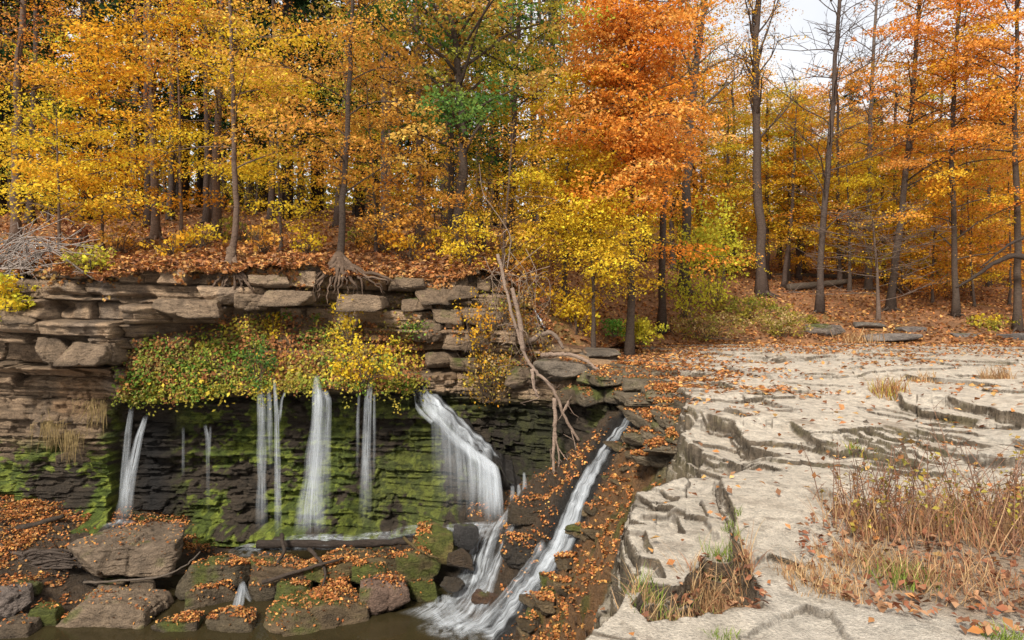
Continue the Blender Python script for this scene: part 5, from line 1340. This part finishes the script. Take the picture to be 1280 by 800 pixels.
tag(link('ivy', iv.mesh('ivy', M_LEAF, (0, 0, 0))), 'ivy and creeping plants covering the bank above the falls', 'ivy', kind='stuff')
for lab, u, v, w, h, n, pl in [('yellow vine strands left of the web of roots', 342, 408, 14, 14, 14, 'yellow'), ('yellow vines trailing below the web of roots', 433, 400, 26, 34, 30, 'yellow'),
                               ('mass of yellow leaves hanging over the lip above the narrow fall', 455, 450, 48, 34, 60, 'yellow'), ('yellow leaves on the blocky cliff left of the brushy bank', 590, 400, 26, 40, 26, 'gold'),
                               ('dark green ivy clump above the twin fall', 325, 455, 22, 36, 26, 'green'), ('green ivy clump above the leftmost fall', 180, 478, 40, 26, 40, 'olive')]:
    D = 13.4 if v > 440 else 14.0
    shrub('trailing_vine', lab, P(u, v, D - .1), w / F * D, .15, h / F * D, n, .055, PAL[pl], stems=8, up=.2, th=.06, sa=.13, lps=14, cat='vine')

# hanging dry plants left of the first fall
for lab, u, v, D in [('dry straw tuft hanging from the rock corner left of the first fall', 122, 520, 13.25), ('second dry straw tuft lower on the left wall', 92, 560, 13.2), ('yellow dry plant on the left wall shelf', 66, 545, 13.2)]:
    tb = Tubes()
    for k in range(70):
        p = P(u + rng.normal() * 8, v - 16 + rng.normal() * 4, D + .1)
        tb.add([p, p + [rng.normal() * .03, -.10, .02], p + [rng.normal() * .06, -.15, -.2 - .35 * rng.random()]], [.006, .005, .002], 3, np.array([.36, .26, .12]) * rng.uniform(.6, 1.2))
    tag(link('grass_tuft', tb.mesh('grass_tuft', M_BLADE)), lab, 'grass tuft')

# ------------------------------------------------------------------ dead wood
def wood(name, label, lines, cat='branch', mat=None, twigs=0, col=(.25, .18, .13), rough=.18):
    tb = Tubes()
    for pts, r0, r1 in lines:
        p = np.array([P(*q) for q in pts]); t = np.linspace(0, 1, len(p) * 5); k = np.linspace(0, 1, len(p))
        c = np.stack([np.interp(t, k, p[:, i]) for i in range(3)], -1)
        for _ in range(3): c[1:-1] = (c[:-2] + 2 * c[1:-1] + c[2:]) / 4
        c[1:-1] += rng.normal(size=(len(t) - 2, 3)) * min(r0, .03) * .25
        tb.add(c, np.linspace(r0, r1, len(t)) * (1 + .12 * vn(t * 14, 0 * t + r0 * 99)), 8 if r0 > .02 else 4, np.array(col) * rng.uniform(.8, 1.15), rough)
        for s in range(twigs):
            i = rng.integers(len(t) // 4, len(t)); d = rng.normal(size=3) * [.4, .3, .35]
            q = c[i] + d * .4
            tb.add([c[i], c[i] + d * .25 + rng.normal(size=3) * .04, q, q + rng.normal(size=3) * .1], [.010, .007, .005, .003], 4, np.array(col) * rng.uniform(.7, 1.2))
    return tag(link(name, tb.mesh(name, mat or M_BARK)), label, cat)


GW = (.28, .20, .15)
wood('dead_limb', 'long pale dead limb hanging over the cliff down towards the falls', [
    ([(599, 205, 14.6), (603, 243, 14.5), (622, 268, 14.4), (640, 296, 14.25), (634, 335, 14.0)], .009, .014),
    ([(622, 318, 14.05), (630, 350, 13.95), (636, 380, 13.8), (647, 415, 13.7), (654, 439, 13.6), (667, 464, 13.5), (682, 474, 13.4), (695, 492, 13.3), (703, 516, 13.3), (714, 537, 13.3), (724, 551, 13.3)], .034, .028),
    ([(654, 439, 13.6), (650, 400, 13.7), (640, 360, 13.85)], .05, .04),
    ([(693, 498, 13.32), (694, 520, 13.25), (693, 548, 13.2), (691, 576, 13.15), (695, 607, 13.1), (691, 630, 13.1), (688, 650, 13.0)], .045, .015),
    ([(665, 462, 13.5), (668, 485, 13.4), (673, 498, 13.4)], .04, .02),
    ([(703, 516, 13.3), (712, 500, 13.3), (706, 512, 13.3)], .025, .02),
    ([(694, 540, 13.2), (699, 570, 13.1), (698, 600, 13.1), (704, 640, 12.9)], .022, .006),
    ([(698, 560, 13.15), (712, 580, 13.0), (722, 592, 12.9)], .014, .004), ([(694, 590, 13.1), (684, 600, 13.0), (680, 612, 13.0)], .010, .004),
    ([(690, 620, 13.1), (700, 650, 12.9), (690, 690, 12.5)], .010, .003), ([(714, 537, 13.3), (722, 570, 13.1), (716, 610, 12.9)], .012, .004)], twigs=5, col=GW)
wood('dead_limb', 'crooked dead limb lying right across the ledge blocks', [([(676, 444, 14.0), (700, 443, 13.9), (717, 444, 13.8), (735, 452, 13.6), (752, 466, 13.4), (766, 483, 13.2)], .05, .02)], col=GW)
wood('dead_limb', 'short arched limb stub above the ledge blocks', [([(660, 428, 14.2), (676, 418, 14.1), (689, 415, 14.0), (698, 424, 14.0), (704, 436, 14.0)], .06, .03)], col=(.22, .16, .12))
wood('dead_limb', 'tangle of thin pale twigs on the brushy bank', [([(u0 + rng.normal() * 22, 300 + rng.uniform(0, 50), 14.6), (u0 + rng.normal() * 14, 345, 14.3), (u0 + rng.normal() * 20, 380, 14.1), (u0 + rng.normal() * 26, 420 + rng.uniform(0, 40), 13.9)], .009, .003) for u0 in rng.uniform(600, 680, 15)], col=(.25, .18, .13), twigs=3)
wood('brush_pile', 'grey dead brush heaped on the cliff top at the left edge', [([(rng.uniform(-60, 30), rng.uniform(330, 360), 13.0), (rng.uniform(0, 60), rng.uniform(290, 340), 12.9), (rng.uniform(30, 130), rng.uniform(265, 350), 12.9)], .02, .005) for _ in range(34)], cat='brush', twigs=4, col=(.34, .28, .24))
wood('log', 'long dark log lying across the pool behind the boulder bar', [([(322, 680, 12.75), (400, 681, 12.7), (470, 679, 12.65), (520, 676, 12.6)], .09, .06)], cat='log', col=(.055, .042, .034))
wood('stick', 'forked dark stick leaning on the leaf heaped boulder', [([(352, 668, 12.6), (356, 690, 12.1), (342, 712, 11.75), (330, 715, 11.75)], .035, .02), ([(386, 686, 12.2), (402, 702, 11.7), (408, 715, 11.6), (400, 745, 11.3)], .035, .015),
                                                                  ([(328, 728, 11.5), (370, 715, 11.55), (405, 704, 11.6), (430, 698, 11.8)], .035, .02)], cat='stick', col=(.06, .045, .035))
wood('stick', 'thin fallen stick slanting over the mossy right end blocks', [([(505, 672, 12.2), (525, 690, 11.7), (548, 698, 11.6)], .03, .015)], cat='stick', col=(.09, .065, .03))
wood('driftwood', 'pile of dark driftwood left of the big boulder', [([(rng.uniform(-40, 20), 672 + rng.uniform(0, 50), 12.0), (50 + rng.normal() * 10, 682 + rng.uniform(0, 30), 11.75), (rng.uniform(85, 110), 692 + rng.uniform(-6, 18), 11.55)], rng.uniform(.02, .05), .015) for _ in range(22)], cat='driftwood', twigs=1, col=(.085, .065, .052))
wood('log', 'dark log slanting over the leaves on the left bank', [([(-10, 668, 12.2), (35, 658, 12.5), (80, 645, 12.8)], .07, .04)], cat='log', col=(.075, .058, .045))
wood('stick', 'long pale stick under the biggest boulder', [([(105, 728, 11.6), (150, 726, 11.35), (200, 722, 11.4), (232, 708, 11.5), (250, 690, 11.9)], .022, .012)], cat='stick', col=(.14, .11, .085))
wood('log', 'mossy grey log half buried at the right forest edge', [([(985, 360, 29), (1020, 356, 29.5), (1060, 352, 30)], .16, .12)], cat='log', col=(.11, .085, .065))
wood('log', 'fallen trunk lying across the leafy slope behind the bare tree', [([(930, 349, 33), (985, 345, 33), (1040, 347, 33.5), (1090, 345, 34)], .2, .14)], cat='log', col=(.09, .07, .055), twigs=4)
wood('dead_limb', 'long dark bare limb curving in from the right edge above the shelf', [([(1300, 325, 21.6), (1265, 318, 21.8), (1240, 330, 22), (1215, 348, 22.2), (1195, 360, 22.4)], .10, .03), ([(1300, 290, 21.6), (1260, 305, 21.8), (1225, 335, 22.1)], .06, .02)], twigs=6, col=(.07, .052, .042))

# ------------------------------------------------------------------ fallen leaves
LIT = np.array([(.48, .20, .065), (.54, .27, .09), (.38, .15, .055), (.56, .33, .12), (.24, .10, .05), (.44, .21, .085), (.30, .16, .085), (.20, .10, .055)])
fl = Leaves()


def litter(p, size, tilt=.35, cols=LIT, jit=.2):
    n = len(p)
    if not n: return
    nr = rng.normal(size=(n, 3)) * tilt; nr[:, 2] += 1
    fl.c.append(p + [0, 0, .018] + np.c_[np.zeros((n, 2)), rng.random(n) * .03]); fl.n.append(nr); fl.s.append(size * rng.uniform(.6, 1.3, n))
    fl.col.append(np.clip(cols[rng.integers(len(cols), size=n)] * (1 + rng.normal(size=(n, 1)) * jit), .01, .8))


# forest floor
n = 60000
u = rng.uniform(-80, 1360, n); t = rng.random(n) ** 1.5
r0 = rim0(u); d = r0 - .01 + t * 22
x = (u - 640) / F * d
nz = fbm(x * 1.1, d * 1.1, 0, 191)
k = rng.random(n) < .75 + .6 * nz
x, d = x[k], d[k]
litter(np.c_[x, d, floorz(x, d)], .115, .5)
u = rng.uniform(-60, 690, 5200); d = rim0(u) + rng.random(5200) ** 2 * .5; x = (u - 640) / F * d
litter(np.c_[x, d - .02, floorz(x, d) - .02], .095, .8)
# shelf
n = 90000
u = rng.uniform(690, 1330, n); d = 2.9 * (21.5 / 2.9) ** rng.random(n) ** .7; x = (u - 640) / F * d
k = rng.random(n) < shelf_leafy(x, d) * np.clip(d / 12, .25, 1) * .55
x, d = x[k], d[k]; z = shelf(x, d); k = z > -1.4
litter(np.c_[x, d, z][k], .075 * np.clip(d[k] / 9, .75, 1.2), .3)
# hollow with dead leaves and the weed bed
for pl, cnt in ((PIT, 700), (BED, 2200)):
    lo, hi = pl.min(0), pl.max(0); q = rng.uniform(lo, hi, (cnt * 3, 2)); q = q[inpoly(q[:, 0], q[:, 1], pl)][:cnt]
    if pl is BED: q = q[(q[:, 0] > 2.2 - .15 * q[:, 1]) | (rng.random(len(q)) < .6)]
    litter(np.c_[q, shelf(q[:, 0], q[:, 1])], .044, .5, np.array([(.22, .10, .055), (.34, .17, .09), (.17, .08, .05), (.40, .22, .12), (.28, .11, .06)]))
# gorge: dropped onto rocks, stones and bed
rv_, rf_, nv = [], [], 0
for p, f in ROCKS:
    rv_.append(p); rf_.append(f + nv); nv += len(p)
gf = grid_faces(*BX.shape)
gt = np.concatenate([gf[:, :3], gf[:, [0, 2, 3]]]) + nv
allv = np.concatenate(rv_ + [np.stack([BX, BD, BZ], -1).reshape(-1, 3)]); allf = np.concatenate(rf_ + [gt])
BV = BVHTree.FromPolygons(allv.tolist(), allf.tolist())
pts = []
n = 190000
u = rng.uniform(-160, 880, n); d = rng.uniform(8.5, 14.4, n); x = (u - 640) / F * d
dch, _, _ = polydist(x, d, CHX)
dens = np.where(u < 215, .25 + .5 * sstep(11.2, 12.2, d) * (u < 120), .62)
dens = np.where((u > 88) & (u < 240) & (d > 11.3) & (d < 12.7), .05, dens); dens = np.where((u > 70) & (u < 215) & (d > 10.4) & (d <= 11.3), .10, dens)
dens = np.where(u > 575, .30, dens)
dens = np.where(x - np.interp(d, [9, 12.5], [-.2, 2.2]) > 0, .95, dens)
dens = dens * (.2 + 1.3 * sstep(-.12, .25, fbm(x * 1.7, d * 1.7, 0, 195) + .4 * fbm(x * 5, d * 5, 0, 196)))
k = (rng.random(n) < dens) & (dch > .3) & ~((u > 540) & (u < 625) & (d < 13))
for a, b_ in zip(x[k], d[k]):
    h = BV.ray_cast(Vector((a, b_, .6 if a / b_ * F > 60 else -.3)), Vector((0, 0, -1)), 5)
    if h[0] and h[0].z > -3.57 and (abs(h[1].z) > .55 or rng.random() < .15): pts.append(h[0][:])
pts = np.array(pts)
litter(pts, .046, .55, np.array([(.46, .17, .055), (.54, .24, .07), (.34, .12, .045), (.56, .30, .09), (.46, .19, .07), (.24, .10, .045), (.32, .18, .08)]), jit=.3)
tag(link('fallen_leaves', fl.mesh('fallen_leaves', M_LITTER, (0, 0, 0))), 'fallen orange leaves littering ground and rocks', 'fallen leaves', kind='stuff')


# ------------------------------------------------------------------ grasses and weeds on the shelf
def tuft(name, label, u, v, spread, hgt, n, cols, stiff=.5, w=.004, cat='grass tuft', weeds=0, z0=None, leafcols=None, group=None):
    c = flat(u, v); bz = float(shelf(np.array([c[0]]), np.array([c[1]]))[0]); base = np.array([c[0], c[1], bz])
    t = np.linspace(0, 1, 6); V, Fc, Cc_ = [], [], []; m = 0
    px = np.clip(rng.normal(size=(n, 2)), -1.7, 1.7) * spread; zz = shelf(base[0] + px[:, 0], base[1] + px[:, 1])
    for k in range(n):
        p = np.array([base[0] + px[k, 0], base[1] + px[k, 1], zz[k] - .01])
        h = hgt * (.25 + .85 * rng.random() ** 1.4); tw = rng.normal(size=2) * .3 * h; a = rng.uniform(0, 6.28); b_ = h * rng.uniform(.1, .9) * (1 - stiff)
        dx = np.array([math.cos(a), math.sin(a), 0]); sd = np.array([-dx[1], dx[0], 0])
        cc = p + dx * (b_ * t ** 2)[:, None] + np.array([tw[0], tw[1], 0]) * (t * (1 - .3 * t))[:, None] + np.array([0, 0, 1]) * (h * (t - .35 * (1 - stiff) * t ** 2.5))[:, None]
        ww = w * rng.uniform(.6, 1.4) * (1 - .85 * t)
        V.append(np.stack([cc - sd * ww[:, None], cc + sd * ww[:, None]], 1).reshape(-1, 3)); i = np.arange(5)[:, None] * 2
        Fc.append(np.concatenate([i, i + 1, i + 3, i + 2], 1) + m); m += 12
        Cc_.append(np.tile(np.array(cols[rng.integers(len(cols))]) * rng.uniform(.7, 1.2), (12, 1)))
    V = np.concatenate(V); me_ = mesh_np('blades', V - base, np.concatenate(Fc), M_BLADE, np.concatenate(Cc_))
    if not weeds:
        o_ = link(name, me_); o_.location = base; return tag(o_, label, cat, group)
    e = empty(name, base, label, cat, group); link('blades', me_, e)
    tb, lv = Tubes(), Leaves()
    for k in range(weeds):
        q = rng.normal(size=2) * spread; p = np.array([base[0] + q[0], base[1] + q[1], 0]); p[2] = shelf(p[:1], p[1:2])[0]
        h = hgt * (.35 + 1.25 * rng.random() ** 1.3); lean = rng.normal(size=2) * .32 * h
        pts = [p, p + [lean[0] * .3, lean[1] * .3, h * .4], p + [lean[0] * .65, lean[1] * .65, h * .75], p + [lean[0], lean[1], h]]
        tb.add(pts, [.0038, .0032, .0025, .0015], 4, np.array([.28, .15, .095]) * rng.uniform(.5, 1.6))
        for s in range(rng.integers(3, 10)):
            f = rng.uniform(.25, 1); b_ = p + np.array([lean[0] * f, lean[1] * f, h * f]); dv = rng.normal(size=3) * [.12, .12, .05] + [0, 0, .09]
            tb.add([b_, b_ + dv * h * .7], [.0025, .0012], 3, (.17, .1, .06))
            if leafcols is not None and rng.random() < .22:
                lv.spray(b_ + dv * h * .5, dv[:2], .04, .03, .02, rng.integers(2, 6), .035, leafcols)
    link('stalk', tb.mesh('stalk', M_BARK, base), e)
    if lv.c: link('foliage', lv.mesh('foliage', M_LEAF, base), e)
    return e


STRAW = [(.54, .35, .18), (.44, .27, .13), (.60, .42, .22), (.36, .20, .10), (.50, .31, .16)]
RED = [(.42, .20, .11), (.34, .16, .09), (.48, .26, .14), (.52, .33, .18)]
GRN = [(.20, .27, .05), (.28, .33, .07), (.16, .22, .04)]
YL = [(.5, .40, .08), (.38, .34, .07), (.42, .2, .08), (.36, .15, .07)]
tuft('weed_clump', 'tall reddish weeds with bare stalks at the left of the weed bed', 1085, 655, .16, .42, 210, STRAW + RED, .2, .0032, 'weeds', 34, leafcols=YL)
tuft('weed_clump', 'leafy yellowish weeds at the middle of the weed bed', 1150, 650, .18, .45, 230, STRAW + RED + GRN[:1], .2, .0032, 'weeds', 34, leafcols=YL)
tuft('weed_clump', 'dense rust coloured weeds by the right picture edge', 1235, 665, .18, .5, 260, RED + STRAW[:2], .2, .0032, 'weeds', 36, leafcols=YL)
tuft('weed_clump', 'weeds with tallest dark stems at the far right', 1275, 640, .16, .6, 190, RED + STRAW, .2, .0032, 'weeds', 22, leafcols=YL)
tuft('weed_clump', 'weeds just behind the rust coloured clump with green tips', 1200, 625, .18, .42, 190, STRAW + YL, .2, .0032, 'weeds', 24, leafcols=YL)
tuft('weed_clump', 'thin open weeds at the back left of the weed bed', 1060, 625, .12, .40, 100, STRAW + RED, .2, .003, 'weeds', 22, leafcols=YL)
tuft('grass_tuft', 'pale straw grass lying at the left edge of the weed bed', 1030, 722, .13, .16, 520, STRAW, .1, .003)
tuft('grass_tuft', 'low straw grass between weeds and foreground slab', 1075, 690, .14, .18, 480, STRAW, .15, .003)
tuft('grass_tuft', 'fresh green grass patch in the weed bed', 1128, 712, .09, .17, 300, GRN + STRAW[:2], .3, .003)
tuft('grass_tuft', 'matted brown grass in front of the rust coloured weeds', 1200, 715, .17, .2, 620, RED + STRAW, .1, .003)
tuft('grass_tuft', 'green grass sprig in the bottom right corner', 1250, 792, .05, .11, 130, GRN, .3, .003)
tuft('grass_tuft', 'large dry straw tuft growing out of the hollow', 900, 700, .09, .34, 620, STRAW + RED[:1], .12, .0032)
tuft('grass_tuft', 'green grass sprig behind the large straw tuft', 903, 668, .06, .16, 130, GRN, .3, .003)
tuft('grass_tuft', 'hanging dry grass on the rock edge left of the hollow', 832, 742, .12, .26, 600, STRAW + GRN[:1], .1, .003)
tuft('grass_tuft', 'green grass sprig on the rim left of the hollow', 805, 712, .04, .13, 110, GRN, .3, .003)
tuft('grass_tuft', 'tiny green sprig in the long crack of the shelf', 915, 640, .04, .10, 70, GRN, .3, .003)
tuft('grass_tuft', 'green sprig at the bottom edge of the foreground slab', 905, 797, .04, .07, 90, GRN, .2, .003)
tuft('grass_tuft', 'straw tuft on the middle ledge of the shelf', 1110, 484, .14, .36, 260, STRAW + YL, .4, .008)
tuft('grass_tuft', 'straw tuft farther right on the shelf', 1243, 468, .14, .36, 220, STRAW, .4, .009)
tuft('grass_tuft', 'pale dry tuft on the shelf behind the middle ledge', 1150, 468, .16, .2, 120, STRAW, .3, .009)
tuft('grass_tuft', 'dry tuft at the back of the shelf near the bare tree', 1070, 428, .35, .6, 240, STRAW, .4, .012)
tuft('grass_tuft', 'dry tuft at the back of the shelf below the tall straight trunk', 965, 424, .4, .55, 240, STRAW + GRN[:1], .4, .012)
tuft('grass_tuft', 'sprouting green tuft on the first long ledge', 1070, 545, .05, .14, 90, GRN + YL, .3, .005)
